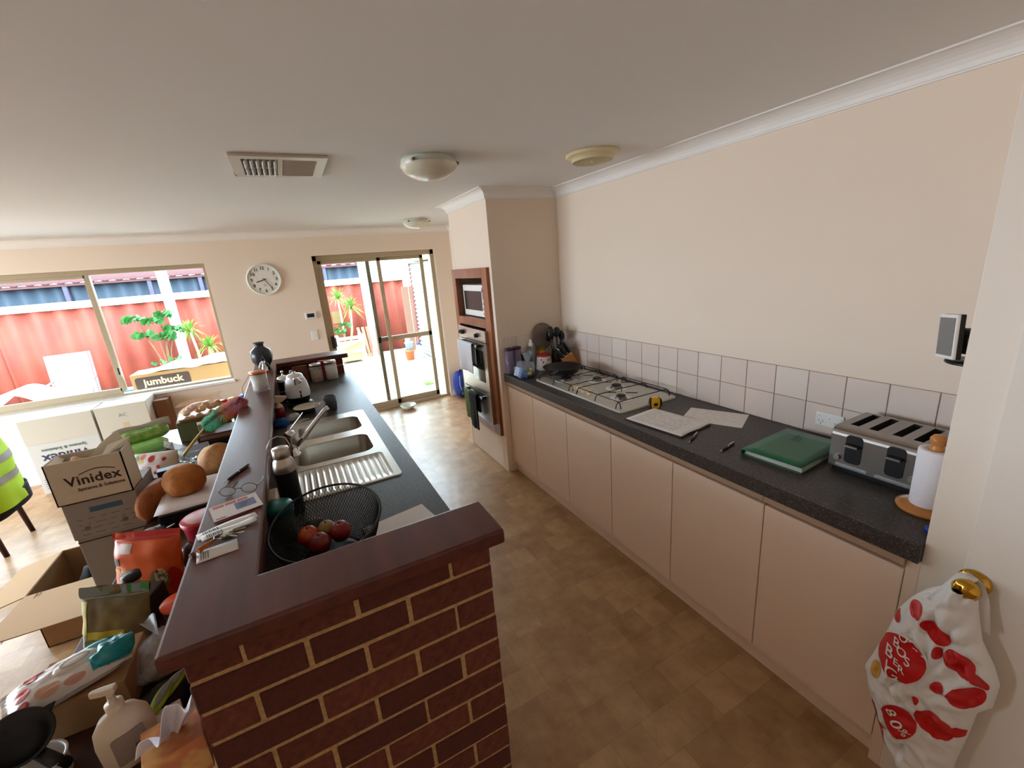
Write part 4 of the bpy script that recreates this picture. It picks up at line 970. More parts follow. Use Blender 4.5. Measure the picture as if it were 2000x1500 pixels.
# tissue box
t = thing('tissue_box', 'orange tissue box with a white tissue pulled out, beside the brick end', 'tissue box', (-.735, .075, ZS), R(14))
MB().bx(-.055, .055, -.055, .055, 0, .10).build('box', mat('peach_card', (206, 128, 88), .6, noise=(18, 2, (226, 176, 110), .45, .6)), t, bevel=.003)
m = MB()
def tis(u, w_):
    s_ = (u-.5)*2; top = .055+.04*(1-abs(s_-.35))+.012*sin(u*17)
    x = s_*(.020+.052*w_)+.012*w_; y = (.006+.020*w_)*sin(u*15)+.010*w_*sin(u*31+1)-.02*w_*w_-.022*(1-u)*w_
    return (x, y, .096+top*w_-.03*max(0, -s_-.35)*w_)
m.grid(tis, 60, 14); m.build('tissue', mat('tissue_paper', (236, 234, 242), .9), t, thick=.0012)
# black jug
t = thing('measuring_jug', 'black plastic jug with pouring lip tipped forward on a white tub', 'jug', (-1.045, .235, ZS+.10), (R(34), R(22), 0))
MB().lathe([(0, .0), (.045, .0), (.052, .006), (.066, .055), (.069, .058), (.064, .059), (.049, .01), (0, .008)], 32).build('bowl', M_black, t)
MB().prism([(-.014, 0), (.014, 0), (0, .026)], .044, .059, 'z', _T((.032, .054, 0), (0, 0, R(-30)))).build('lip', M_black, t, bevel=.003)
MB().tube([(.05, -.035, .04), (.085, -.055, .025), (.105, -.06, -.01), (.10, -.06, -.045)], [.014, .016, .016, .012], 12).build('handle', M_black, t)
t.scale = (.86, .86, .86)
t = thing('white_tub', 'white open plastic tub under the black jug', 'tub', (-1.02, .20, ZS), 0)
MB().lathe([(0, .001), (.046, .001), (.05, .006), (.052, .058), (.055, .061), (.049, .061), (.047, .008), (0, .006)], 28).build('cup', M_white, t)
# carton under wipes
t, a, b = carton('carton', 'small closed cardboard box under the packet of wipes', -1.09, -.88, .315, .50, ZS, .10, M_kraft, closed=True)
# wipes packet
def pack(nm, label, cat, loc, rot, w_, d_, h_, m, seed=0, crumple=.12, seal=.06):
    t = thing(nm, label, cat, loc, rot); pillow(w_, d_, h_, crumple=crumple, seed=seed, seal=seal).build('pouch', m, t); return t
t = pack('wipes_packet', 'white baby wipes packet with red dots and an oval lid', 'wipes', (-1.0, .375, ZS+.10), (R(4), R(-3), R(22)), .235, .125, .055, mat('wipes_film', (214, 208, 204), .25), 2)
MB().lathe([(0, .006), (.036, .005), (.043, .0), (.046, -.004)], 32, _T((.022, .008, .056)), sy=.55).build('lid', mat('lid_white', (222, 216, 206), .35), t)
MB().lathe([(.026, .0066), (.030, .0066), (.031, .0055)], 32, _T((.022, .008, .056)), sy=.55).build('lid_ring', mat('lid_grey', (178, 174, 168), .4), t)
pf = pillow_fn(.235, .125, .055, .12, 2, .06)(1)
for q, (cu_, cv_, ru_, rv_, c) in enumerate([(.24, .80, .05, .12, (196, 50, 44)), (.17, .45, .07, .14, (200, 56, 50)), (.36, .20, .10, .14, (206, 160, 136)), (.16, .14, .05, .09, (176, 30, 30)), (.56, .12, .09, .09, (196, 140, 124)), (.30, .90, .05, .06, (200, 60, 50))]):
    k = MB(); k.grid(lambda u, v_: pf(cu_+ru_*v_*cos(2*pi*u), min(.99, max(.01, cv_+rv_*v_*sin(2*pi*u))))+Vector((0, 0, .0015)), 20, 4, cu=True); k.build('dot', mat('wipe_dot_%d' % q, c, .4), t)
k = MB(); k.grid(lambda u, v_: pf(.70+.24*u, .06+.88*v_)+Vector((0, 0, .0018)), 10, 10); k.build('teal_print', mat('teal_plastic', (20, 140, 150), .25), t)
tag(blob(.045, .03, .03, .3, 2.5, 3, flat=.7).build('teal_sponge', mat('teal_plastic', (20, 140, 150), .25), None, (-.902, .375, ZS+.135), (0, 0, .6)), 'shiny teal cloth bundle at the end of the wipes packet', 'cloth')
# lime tongs
for q, (x, y, a_, L) in enumerate([(-.795, .245, 62, .10), (-.775, .275, 48, .095)]):
    t = thing('garden_glove_finger' if False else 'plastic_clip', 'lime green plastic clip with grey pad, lying on the bags' if q == 0 else 'lime green plastic clip with a yellow tip by the timber edge', 'clip', (x, y, ZS+.06), (R(20), R(-18), R(a_)))
    m = MB(); m.grid(lambda u, w_: (L*(u-.5), .016*sin(pi*min(1, u*1.05))**.6*cos(w_*2*pi), .012*sin(pi*u)+.006*sin(w_*2*pi)), 18, 10, cv=True); m.build('blade', mat('lime_plastic', (150, 176, 26), .35), t)
    m = MB(); m.grid(lambda u, w_: (L*(u-.42)*.7, .009*sin(pi*u)*(2*w_-1), .012*sin(pi*(.2+.6*u))+.0075), 10, 3); m.build('pad', mat('grey_rubber', (120, 122, 124), .6), t, thick=.001)
tag(blob(.05, .045, .04, .3, 3, 13, flat=.7).build('dark_pouch', mat('dark_cloth', (26, 24, 24), .8), None, (-.80, .275, ZS)), 'crumpled dark pouch under the lime clips', 'pouch')
tag(blob(.03, .02, .018, .2, 3, 14, flat=.7).build('red_wrapper', mat('red_foil', (130, 24, 24), .4), None, (-.862, .262, ZS)), 'small red wrapper between the soap and the dark pouch', 'wrapper')
tag(MB().bx(-.03, .03, -.04, .04, 0, .05).build('tea_carton', mat('pale_carton2', (196, 184, 170), .7), None, (-.775, .185, ZS), (0, 0, .3), bevel=.002), 'small pale carton behind the tissue box', 'box')
# clear bag of nuts
t = thing('snack_bag', 'clear plastic bag of brown nuts tucked against the timber edge', 'bag', (-.842, .44, ZS))
blob(.075, .085, .055, .22, 2.5, 5, flat=.8).build('film', film_mat('clear_film', (225, 230, 235), .28, .08), t)
blob(.062, .07, .043, .12, 5, 6, flat=.8).build('nuts', mat('nut_brown', (96, 72, 46), .8, noise=(55, 3, (140, 110, 76), .4, .65), bump=(60, 1)), t)
m = MB(); m.grid(lambda u, w_: (.0+.02*u*cos(w_*2*pi)-.03*u, .03+.05*u+.02*u*sin(w_*2*pi), .085+.03*u+.01*sin(w_*12)*u), 5, 18, cv=True); m.build('twisted_neck', film_mat('clear_film', (225, 230, 235), .28, .08), t)
# standing pouch of seed
def stand(nm, label, cat, loc, rot, w_, h_, d_, m, seed=0, top=.16):
    """upright gusseted pouch: w_ along x, front faces -y, leaning set by rot"""
    t = thing(nm, label, cat, loc, rot)
    def fs(u, v, off=0):
        x = (u-.5)*w_*(1-.06*sin(pi*v)); full = max(0, min(1, (1-top-v)/.35)); full = full*(2-full)
        b_ = d_/2*(.35+.65*full)*max(0, 1-abs(2*u-1)**3)**.5 if v < 1-top else .0015
        n_ = .006*NZ.noise(Vector((u*5+seed, v*5, 1)))*(1 if v > .05 else 0)
        return x, b_+n_+off, v*h_
    def fr(u, v, off=0): x, y, z = fs(u, v, off); return (x, -y, z)
    m_ = MB(); m_.grid(lambda u, v: fr(u, v), 22, 22); m_.grid(lambda u, v: (fs(u, v)[0], fs(u, v)[1], fs(u, v)[2]), 22, 22); m_.build('pouch', m, t)
    def patch(nm2, u0, u1, v0, v1, mm, n=8):
        k = MB(); k.grid(lambda u, v: fr(u0+(u1-u0)*u, v0+(v1-v0)*v, .0012), n, n); return k.build(nm2, mm, t)
    def disc(nm2, cu, cv, ru, rv, mm):
        k = MB(); k.grid(lambda u, v: fr(cu+ru*v*cos(2*pi*u), cv+rv*v*sin(2*pi*u), .0014), 18, 4, cu=True); return k.build(nm2, mm, t)
    return t, patch, disc
t, patch, disc = stand('seed_pouch', 'grey and yellow stand-up pouch with a clear window, leaning on the bags', 'pouch', (-.985, .60, ZS+.010), (R(-14), R(3), R(-20)), .20, .195, .06, mat('pouch_olive', (120, 104, 60), .35, noise=(14, 3, (92, 80, 54), .4, .65)), 3)
patch('top_band', .0, 1, .83, 1, mat('pouch_grey', (120, 132, 130), .35)); patch('yellow_band', .15, .7, .22, .34, mat('pouch_yellow', (176, 164, 40), .4)); patch('green_band', .1, .8, .02, .2, mat('pouch_green', (60, 104, 62), .4))
patch('yellow_side', .0, .14, .3, .8, mat('pouch_yellow', (176, 164, 40), .4)); patch('green_corner', .7, 1, .84, .99, mat('pouch_bright', (36, 128, 40), .4))
t = thing('spice_jar', 'clear jar with a black lid standing among the bags', 'jar', (-.945, .715, ZS+.098), (0, 0, 0))
MB().lathe([(0, 0), (.022, 0), (.024, .004), (.024, .06), (.02, .066)], 20).build('jar', film_mat('spice_glass', (170, 160, 140), .4, .06), t)
MB().lathe([(.025, .062), (.026, .064), (.026, .082), (0, .084)], 22).build('lid', M_black, t)
tag(MB().bx(-.06, .06, -.055, .055, 0, .098).build('lunch_box', mat('dark_box', (40, 34, 30), .5), None, (-.955, .725, ZS), (0, 0, -.3), bevel=.006), 'dark lunch box under the small clear jar', 'box')
# orange bag
t, patch, disc = stand('food_bag', 'large orange food bag with a red top and a flower picture', 'bag', (-.955, .855, ZS+.012), (R(-14), 0, R(-26)), .25, .225, .08, mat('bag_orange', (214, 92, 20), .35, noise=(7, 2, (200, 70, 14), .4, .65)), 5, .10)
patch('red_band', 0, 1, .88, 1, mat('bag_red', (176, 26, 16), .35)); patch('white_label', .16, .36, .70, .84, mat('bag_label', (206, 190, 180), .5)); patch('yellow_print', .20, .42, .22, .44, mat('bag_yellow', (206, 150, 30), .5))
patch('yellow_stripe', .0, .15, .40, .46, mat('bag_yellow', (206, 150, 30), .5)); patch('dark_print', .0, .16, .50, .62, mat('bag_dark', (70, 50, 20), .5))
disc('flower_leaf', .76, .26, .13, .16, mat('bag_leaf', (110, 104, 40), .5)); disc('flower', .78, .30, .085, .13, mat('bag_petal', (206, 180, 150), .5)); disc('flower_heart', .74, .38, .02, .03, mat('bag_dark', (70, 50, 20), .5)); disc('red_corner', .93, .22, .07, .2, mat('bag_red', (176, 26, 16), .35))
tag(blob(.05, .04, .05, .2, 3, 21, flat=.8).build('coffee_bag', mat('coffee_foil', (52, 34, 30), .3), None, (-.845, .985, ZS+.0)), 'small dark foil bag beside the orange food bag', 'bag')
t = thing('orange_tub', 'dark red tub with a bright orange lid against the bar', 'tub', (-.815, .60, ZS))
MB().lathe([(0, 0), (.04, 0), (.046, .085), (.046, .09)], 24).build('tub', mat('tub_maroon', (70, 14, 14), .4), t)
MB().lathe([(.048, .088), (.049, .098), (.045, .102), (0, .102)], 28).build('lid', mat('lid_orange', (222, 72, 20), .35), t)
t = thing('red_bucket', 'red plastic tub with a pale pink lid label', 'tub', (-.812, 1.115, ZS))
MB().lathe([(0, 0), (.062, 0), (.075, .12), (.075, .125)], 32).build('tub', mat('tub_red', (150, 16, 34), .35), t)
MB().lathe([(.078, .115), (.08, .13), (.072, .136), (0, .132)], 36).build('lid', mat('lid_red', (170, 24, 44), .35), t)
MB().lathe([(0, .1345), (.06, .1360), (.062, .134)], 32).build('lid_label', mat('lid_pink', (200, 150, 146), .5), t)
t = thing('camera_charger', 'black gadget with a grey cap lying by the orange bag', 'gadget', (-1.03, 1.27, ZS+.0), R(20))
MB().bx(-.045, .045, -.03, .03, 0, .055).build('body', M_black, t, bevel=.008); MB().lathe([(.024, .053), (.026, .056), (.026, .066), (0, .068)], 20, _T((-.012, 0, 0))).build('cap', mat('gadget_grey', (140, 146, 146), .35), t)
MB().tube([(.04, 0, .04), (.075, .01, .045), (.08, .03, .04), (.045, .025, .035)], .0025, 6).build('wire_loop', M_steel, t)
# black case with white paper and loaves
t = thing('bread_case', 'black box with a white paper liner carrying the bread loaves', 'box', (-.905, 1.55, ZS), R(3))
MB().bx(-.13, .15, -.20, .20, 0, .082).build('case', mat('case_black', (20, 18, 18), .4), t, bevel=.006); MB().bx(-.133, .153, -.203, .203, .060, .066).build('seam', M_black, t)
m = MB(); m.grid(lambda u, w_: (-.145+.27*u, -.19+.36*w_, .0835+.02*max(0, .12-u)*8*.1), 6, 6); m.build('liner', M_paper, t, thick=.002)
def loaf(label, x, y, z, rx, ry, rz, a, col1, col2, seed, nm='bread_loaf', tilt=0):
    o = blob(rx, ry, rz, .06, 2.5, seed, e=.9, nu=32, nv=18, flat=.75).build(nm, mat('crust_%d' % seed, col1, .7, noise=(9, 6, col2, .38, .66), bump=(45, .5)), None, (x, y, z), (R(tilt), 0, R(a))); return tag(o, label, 'bread')
loaf('round golden bread loaf on the white paper liner', -.945, 1.57, ZS+.085, .088, .085, .082, 20, (196, 132, 66), (160, 92, 40), 31)
loaf('round seeded bread loaf behind the golden one, next to the bar', -.835, 1.86, ZS+.0, .10, .10, .12, 40, (208, 170, 116), (170, 110, 56), 32)
loaf('long brown bread loaf leaning against the black box', -1.085, 1.62, ZS+.0, .15, .05, .085, 76, (170, 100, 50), (136, 74, 34), 33, 'bread_stick')
tag(MB().bx(-.05, .05, -.03, .03, 0, .13).build('tea_tin', mat('navy_tin', (40, 52, 70), .4), None, (-1.07, 1.86, ZS), (0, 0, .15), bevel=.003), 'navy blue carton standing behind the long loaf', 'box')
tag(MB().prism(rrect(.10, .07, .001, 1), 0, .002).build('card_slip', M_paper, None, (-1.07, 1.40, ZS), (0, 0, .4)), 'white card lying beside the long loaf', 'card')

# ---- on the far table ----
# polka dot bag
t, patch, disc = stand('gift_bag', 'white gift bag with red dots and a yellow side', 'bag', (-1.19, 2.08, ZS+.015), (R(-20), 0, R(-20)), .24, .15, .13, mat('gift_white', (206, 190, 182), .6), 8, .03)
for q, (cu, cv, r_) in enumerate([(.55, .75, .085), (.83, .7, .05), (.72, .42, .05), (.5, .35, .07), (.9, .25, .06), (.64, .2, .04)]): disc('red_dot', cu, cv, r_*.8, r_*1.5, mat('gift_red', (188, 40, 36), .5))
patch('yellow_panel', .0, .36, .62, .98, mat('gift_yellow', (214, 206, 130), .5)); disc('grey_dot', .17, .8, .07, .12, mat('gift_grey', (130, 140, 142), .5)); disc('rose_dot', .32, .85, .06, .11, mat('gift_rose', (196, 100, 96), .5))
tag(MB().bx(-.12, .12, -.11, .11, 0, .10).build('grey_box', mat('taupe_box', (110, 100, 92), .7), None, (-1.30, 2.38, ZS), (0, 0, -.1), bevel=.003), 'taupe box under the green packets', 'box')
for q, (z, y, L_) in enumerate(((ZS+.10, 2.27, 'lower'), (ZS+.165, 2.36, 'upper'))):
    t = thing('green_packet', 'smooth pale green packet, lower of the two rolled packets' if q == 0 else 'leafy green packet with a grey backing, on top of the smooth one', 'packet', (-1.28, y+.05, z), (R(6), R(-4), R(14)))
    pillow(.26, .11, .075, crumple=.10 if q == 0 else .18, seed=q+3, seal=.02).build('packet', mat('pale_green', (150, 206, 114), .35, noise=(5, 2, (130, 192, 104), .4, .6)) if q == 0 else mat('leaf_green', (108, 150, 62), .5, noise=(22, 4, (146, 180, 92), .4, .65)), t)
    if q: m = MB(); m.grid(lambda u, w_: (-.14+.29*u, .035+.03*w_, .045+.045*w_+.006*sin(u*9)), 10, 3); m.build('backing', mat('backing_grey', (170, 166, 152), .6), t, thick=.002)
# silver tray and clear punnet
t = thing('sequin_pouch', 'silver sequin pouch on a blue tray', 'pouch', (-1.02, 2.09, ZS), R(10))
MB().bx(-.075, .075, -.06, .06, 0, .055).build('tray', mat('navy_tray', (46, 50, 84), .4), t, bevel=.004)
random.seed(9); m = MB()
for q in range(160):
    x, y = random.uniform(-.07, .07), random.uniform(-.055, .055); m.add([(-.006, -.006, 0), (.006, -.006, 0), (.006, .006, 0), (-.006, .006, 0)], [(0, 1, 2, 3)], False, _T((x, y, .058+random.uniform(0, .018)), (random.uniform(-.6, .6), random.uniform(-.6, .6), random.uniform(0, 3))))
stuff(m.build('sequins', mat('sequin_silver', (180, 205, 205), .15, .9), t))
t = thing('plastic_punnet', 'clear plastic punnet with a lifted lid behind the sequin pouch', 'punnet', (-1.04, 2.26, ZS+.0), R(12))
k = MB().bx(-.10, .10, -.07, -.068, 0, .09).bx(-.10, .10, .068, .07, 0, .09).bx(-.10, -.098, -.07, .07, 0, .09).bx(.098, .10, -.07, .07, 0, .09).bx(-.1, .1, -.07, .07, 0, .002)
k.build('base', film_mat('punnet_film', (214, 220, 228), .4, .08), t)
MB().bx(-.12, -.0, -.072, .072, .0, .003, _T((-.02, 0, .095), (0, R(35), 0))).build('lid', film_mat('punnet_film', (214, 220, 228), .4, .08), t)
tag(MB().bx(-.07, .07, -.05, .05, 0, .03).build('folded_napkin', mat('lilac_cloth', (150, 148, 170), .9), None, (-1.04, 2.26, ZS+.004), (0, 0, .2), bevel=.008), 'folded lilac napkin inside the clear punnet', 'napkin')
# black and brown game boxes
tag(MB().bx(-.15, .15, -.11, .11, 0, .075).build('game_box', mat('game_black', (18, 15, 14), .45), None, (-.90, 2.51, ZS), (0, 0, .06), bevel=.003), 'black flat box under the brown folio', 'box')
t = thing('photo_album', 'brown leather album with page edges on the black flat box', 'album', (-.89, 2.52, ZS+.075), R(5))
MB().bx(-.14, .14, -.10, .10, 0, .006).bx(-.14, .14, -.10, .10, .034, .04).bx(-.14, -.132, -.1, .1, 0, .04).build('cover', mat('album_brown', (70, 36, 26), .5), t); MB().bx(-.13, .135, -.095, .095, .006, .034).build('pages', mat('album_pages', (150, 110, 84), .8), t)
tag(MB().bx(-.045, .045, -.04, .04, 0, .055).build('tan_box', mat('tan_box_m', (170, 140, 112), .8), None, (-.985, 2.56, ZS+.115), (0, 0, .2), bevel=.003), 'small tan box standing on the brown album', 'box')
# gift hamper
tag(MB().bx(-.15, .15, -.10, .10, 0, .15).build('olive_box', mat('olive_card', (104, 108, 76), .7), None, (-1.05, 2.86, ZS), (0, 0, .12), bevel=.004), 'olive green box under the gold gift hamper', 'box')
t = thing('gift_hamper', 'gold tray gift hamper wrapped in shiny cellophane', 'hamper', (-1.03, 2.85, ZS+.15), R(10))
MB().bx(-.15, .15, -.10, .10, 0, .025).build('tray', mat('gold_tray', (150, 100, 50), .3, .6), t, bevel=.003)
random.seed(21)
for q in range(9): MB().sph((-.1+.025*q, random.uniform(-.05, .05), .05+.01*(q % 3)), (.026, .024, .024), 14, 10).build('chocolate', mat('gold_foil', (176, 122, 58), .25, .7) if q != 2 else mat('red_foil2', (170, 30, 30), .3), t)
m = MB(); m.grid(lambda u, w_: (-.16+.32*u, -.11+.22*w_, .02+.085*(sin(pi*u)**.5)*(sin(pi*w_)**.5)+.008*NZ.noise(Vector((u*7, w_*7, 2)))), 20, 16); m.build('cellophane', film_mat('cellophane', (255, 220, 190), .28, .05), t)
MB().prism([(-.17, .0), (.12, .0), (.15, .06), (-.12, .03)], -.002, .002, 'y', _T((0, .08, .08), (R(-25), 0, 0))).build('cellophane_flap', film_mat('cellophane', (255, 220, 190), .28, .05), t)
for q, (x, y, r_, h_, c, lab, nm, cat) in enumerate([(-.925, 3.03, .035, .20, (190, 20, 70), 'pink plastic cup behind the gold hamper', 'plastic_cup', 'cup'), (-.855, 3.06, .032, .20, (220, 190, 60), 'yellow plastic bottle between the pink cup and green lid', 'plastic_bottle', 'bottle'), (-.805, 2.96, .042, .19, (20, 120, 90), 'green lidded tub near the bar edge', 'lidded_tub', 'tub'), (-.765, 3.06, .04, .21, (20, 80, 170), 'blue lidded tub near the bar edge', 'lidded_tub', 'tub')]):
    t = thing(nm, lab, cat, (x, y, ZS)); mm = mat('gaudy_%d' % q, c, .35)
    MB().lathe([(0, 0), (r_*.8, 0), (r_*.84, .004), (r_, h_*.78)], 22).build('body', mm if q != 3 else film_mat('pale_tub', (170, 210, 230), .6), t)
    MB().lathe([(r_*1.04, h_*.76), (r_*1.06, h_*.96), (r_*.9, h_), (0, h_)], 22).build('lid', mm, t)
# feather duster
t = thing('feather_duster', 'rainbow fluffy duster with a yellow handle leaning on the bar', 'duster', (0, 0, 0))
P0, P1, P2 = Vector((-1.022, 1.983, .86)), Vector((-.885, 2.10, .985)), Vector((-.672, 1.93, 1.125))
MB().tube([P0, (P0+P1)/2+Vector((0, 0, .004)), P1], .0085, 10).build('handle', mat('duster_yellow', (176, 146, 44), .4), t)
random.seed(5); ax = (P2-P1); L_ = ax.length; axn = ax.normalized(); e1 = axn.orthogonal().normalized(); e2 = axn.cross(e1)
for q, (a0, a1, c) in enumerate([(-.05, .42, (66, 190, 140)), (.34, .58, (70, 140, 70)), (.5, .72, (204, 150, 50)), (.66, .90, (216, 100, 70)), (.84, 1.05, (206, 120, 130))]):
    m = MB()
    for k_ in range(1500):
        s_ = random.uniform(a0, a1); th = random.uniform(0, 2*pi); rr = .052*(1-.25*abs(s_-.4)) if 0 < s_ < 1 else .04
        d = (e1*cos(th)+e2*sin(th)); b_ = P1+ax*s_; tip = b_+d*rr*random.uniform(.8, 1.12)+axn*random.uniform(-.012, .016)
        sd = axn.cross(d)*.0016; m.add([b_+d*.012-sd, b_+d*.012+sd, b_+d*rr*.6+sd*1.3+axn*.004, tip, b_+d*rr*.6-sd*1.3-axn*.004], [(0, 1, 2, 3, 4)], False)
    m.sph(P1+ax*((a0+a1)/2), (.026, .026, .026), 14, 10)
    stuff(m.build('fluff', mat('fluff_%d' % q, c, .95, sheen=.4), t, fixn=False))
# ================= outside =================
GZ = -.03
def paving():
    m = mat('paving', (170, 162, 150), .8, noise=(5, 6, (150, 143, 132), .4, .7)); return m
struct(MB().bx(-12, 8, 5.06, 16, GZ-.2, GZ).build('floor_patio', paving()))
struct(MB().bx(-20, -5.2, -12, 5.06, GZ-.2, GZ).bx(-5.2, 6, -12, -2.6, GZ-.2, GZ).build('floor_garden', paving()))
M_fence = mat('terracotta_fence', (136, 60, 44), .75, noise=(2.5, 4, (126, 52, 40), .4, .65))
FY = 9.72; random.seed(2)
def sheet(x0, x1, y, z0, z1, pitch, amp, vert=True):
    m = MB(); n = max(2, int((x1-x0)/pitch*10))
    m.grid(lambda u, v: (x0+(x1-x0)*u, y-amp*cos(2*pi*(x0+(x1-x0)*u)/pitch), z0+(z1-z0)*v), n, 1); return m
fence = thing('boundary_fence', 'terracotta corrugated boundary fence with a white capping rail', 'fence', (0, 0, 0))
xx = -9.5
while xx < 2.2:
    sheet(xx, min(xx+2.31, 2.25), FY, GZ, 1.62, .33, .032).build('sheet', M_fence, fence, thick=.006); xx += 2.31
M_wp = mat('white_steel', (232, 230, 226), .5)
MB().bx(-9.5, 2.25, FY-.05, FY+.05, 1.62, 1.745).build('capping_rail', M_wp, fence)
for i, (x, lab) in enumerate(((-2.32, 'white steel verandah post behind the leafy plant'), (1.33, 'white steel verandah post behind the leaning planks'), (-6.0, 'white steel verandah post further along the fence'))):
    p = thing('verandah_post', lab, 'post', (x, FY-.16, GZ)); MB().bx(-.075, .075, -.075, .075, 0, 2.9).build('shaft', M_wp, p, bevel=.006); MB().bx(-.1, .1, -.1, .1, 0, .015).build('base_plate', M_wp, p)
# neighbour's house
nb = thing('neighbour_house', 'neighbour building with blue ribbed wall and red tiled roof', 'building', (0, 13, GZ))
sheet(-11, 1.72, -.7, 0, 2.12, .28, .03).build('wall', mat('blue_wall', (46, 58, 70), .7), nb, thick=.01)
MB().bx(-11, 1.75, -.82, -.70, 2.10, 2.16).build('gutter', mat('gutter_pink', (84, 46, 44), .6), nb)
m = MB(); m.grid(lambda u, v: (-11.3+13.2*u, -.85+1.9*v, 2.17+.65*v+.010*sin(u*13.2/.25*2*pi)), 600, 1); m.build('roof', mat('roof_tiles', (74, 40, 42), .8), nb, thick=.02)
for x in (-4.6, -3.1, -2.1, .75): MB().bx(x-.04, x+.04, -.8, -.72, 0, 2.15).build('downpipe', mat('pipe_dark', (70, 66, 84), .6), nb)
# shed on the right with ribbed wall
sh = thing('garden_shed', 'pale green shed with horizontal ribbed cladding and a beige eave', 'shed', (2.25, 7.8, GZ))
m = MB(); n_ = 60
m.grid(lambda u, v: (-.018+.018*cos(v*2*pi*22), -2.1+3.05*u, 2.0*v), 2, 22*8); m.build('cladding', mat('mint_steel', (176, 200, 192), .5), sh, thick=.004)
m = MB()
for q in range(22): m.bx(-.045, .03, .95, 1.04, q*2.0/22+.012, (q+1)*2.0/22-.006)
m.build('corner_post', mat('red_post', (124, 56, 58), .7), sh)
MB().bx(.02, 2.2, -2.1, 1.04, 0, 2.0).build('core', mat('mint_steel', (176, 200, 192), .5), sh)
MB().bx(-.45, 2.2, -2.3, 1.3, 2.02, 2.12).build('eave', mat('beige_eave', (206, 184, 150), .7), sh)
tag(MB().bx(-.16, .0, -.02, .02, 0, 1.5).bx(-.33, -.175, -.02, .02, 0, 1.5).build('timber_gate', mat('gate_brown', (140, 100, 84), .8), None, (2.40, 9.2, GZ)), 'weathered timber gate between the fence and the shed', 'gate')
# ---- plants ----
M_leaf = mat('leaf_bright', (92, 140, 46), .55); M_leaf2 = mat('leaf_mid', (48, 108, 48), .5); M_stem = mat('stem_tan', (200, 176, 140), .7)
def dracaena(label, x, y, stems, seed):
    random.seed(seed); t = thing('dracaena', label, 'plant', (x, y, GZ))
    for sx, sy, hx, hy, h in stems:
        MB().tube([(sx, sy, .3), ((sx+hx)/2+.02, sy, h*.6), (hx, hy, h)], [.028, .022, .018], 8).build('stem', M_stem, t)
        m = MB()
        for k in range(80):
            a = random.uniform(0, 2*pi); el = random.uniform(-.5, 1.35); L = random.uniform(.22, .36); pr = None
            d = Vector((cos(a)*cos(el), sin(a)*cos(el), sin(el))); s_ = d.cross(Vector((0, 0, 1))).normalized()*.011
            p0 = Vector((hx, hy, h)); p1 = p0+d*L*.55; p2 = p0+d*L+Vector((0, 0, -.09*(1.2-el*.5)))
            m.add([p0-s_*.5, p0+s_*.5, p1+s_, p2, p1-s_], [(0, 1, 2, 4), (4, 2, 3)])
        stuff(m.build('leaf_crown', M_leaf, t, fixn=False))
    return t
dracaena('spiky dracaena plant against the fence outside the window', -2.02, 9.15, [(0, 0, -.04, 0, 1.05), (.1, .05, .2, .05, .72)], 3)
dracaena('tall spiky dracaena growing in the white planter outside the door', .70, 9.2, [(-.05, 0, -.03, 0, 1.38), (.06, .0, .2, 0, 1.15)], 4)
def leafy(label, x, y, pts, r, seed, n=30, m_=None, nm='leafy_shrub'):
    random.seed(seed); t = thing(nm, label, 'plant', (x, y, GZ))
    for (px, py, pz) in pts:
        MB().tube([(0, 0, 0), (px*.4, py*.4, pz*.6), (px, py, pz)], [.016, .01, .006], 6).build('branch', mat('branch_brown', (110, 90, 60), .8), t)
    for (px, py, pz) in pts:
        m = MB()
        for k in range(n):
            a, el = random.uniform(0, 2*pi), random.uniform(-.4, .8); d = Vector((cos(a)*cos(el), sin(a)*cos(el), sin(el)*.6)); c = Vector((px, py, pz))+d*r*random.uniform(.3, 1)
            T = _T(c, (random.uniform(-.6, .6)+.9, random.uniform(-.5, .5), a)); w_ = r*.34
            m.add([(0, -w_*1.2, 0), (w_*.8, -w_*.2, .01), (w_*.6, w_*.7, 0), (0, w_*1.2, -.01), (-w_*.6, w_*.7, 0), (-w_*.8, -w_*.2, .01)], [(0, 1, 2, 3), (0, 3, 4, 5)], True, T)
        stuff(m.build('leaf_cluster', m_ or M_leaf2, t, fixn=False))
leafy('broad leaved green shrub in front of the fence', -2.55, 9.25, [(-.32, 0, 1.36), (-.05, 0, 1.30), (.16, 0, 1.40), (.22, .02, 1.12), (-.22, 0, 1.06), (.06, 0, 1.0)], .17, 6)
leafy('small leafy plant below the broad leaved shrub', -2.45, 8.8, [(-.12, 0, .58), (.12, 0, .6)], .11, 7, 12)
leafy('low green plant in the white planter', .56, 9.1, [(-.05, 0, .72), (.15, 0, .82), (.05, 0, .66)], .14, 8, 14)
# planter, planks, panel
t = thing('planter_box', 'white timber planter with slanted rails outside the door', 'planter', (.74, 8.98, GZ))
for x in (-.26, .24): MB().bx(x-.035, x+.035, -.19, -.12, 0, .60).build('post', mat('cream_timber', (232, 222, 190), .7), t); MB().bx(x-.035, x+.035, .12, .19, 0, .60).build('post', mat('cream_timber', (232, 222, 190), .7), t)
MB().bx(-.22, .20, -.16, .15, .05, .45).build('bin', mat('olive_bin', (176, 164, 110), .8), t)
MB().bx(-.28, .28, -.205, -.17, -.03, .03, _T((0, 0, .55))).build('rail', mat('cream_timber', (232, 222, 190), .7), t)
MB().bx(-.30, .30, -.21, -.18, -.028, .028, _T((0, 0, .42), (0, R(-17), 0))).build('rail', mat('cream_timber', (232, 222, 190), .7), t); MB().bx(-.26, .26, -.205, -.18, .22, .27).build('rail', mat('cream_timber', (232, 222, 190), .7), t)
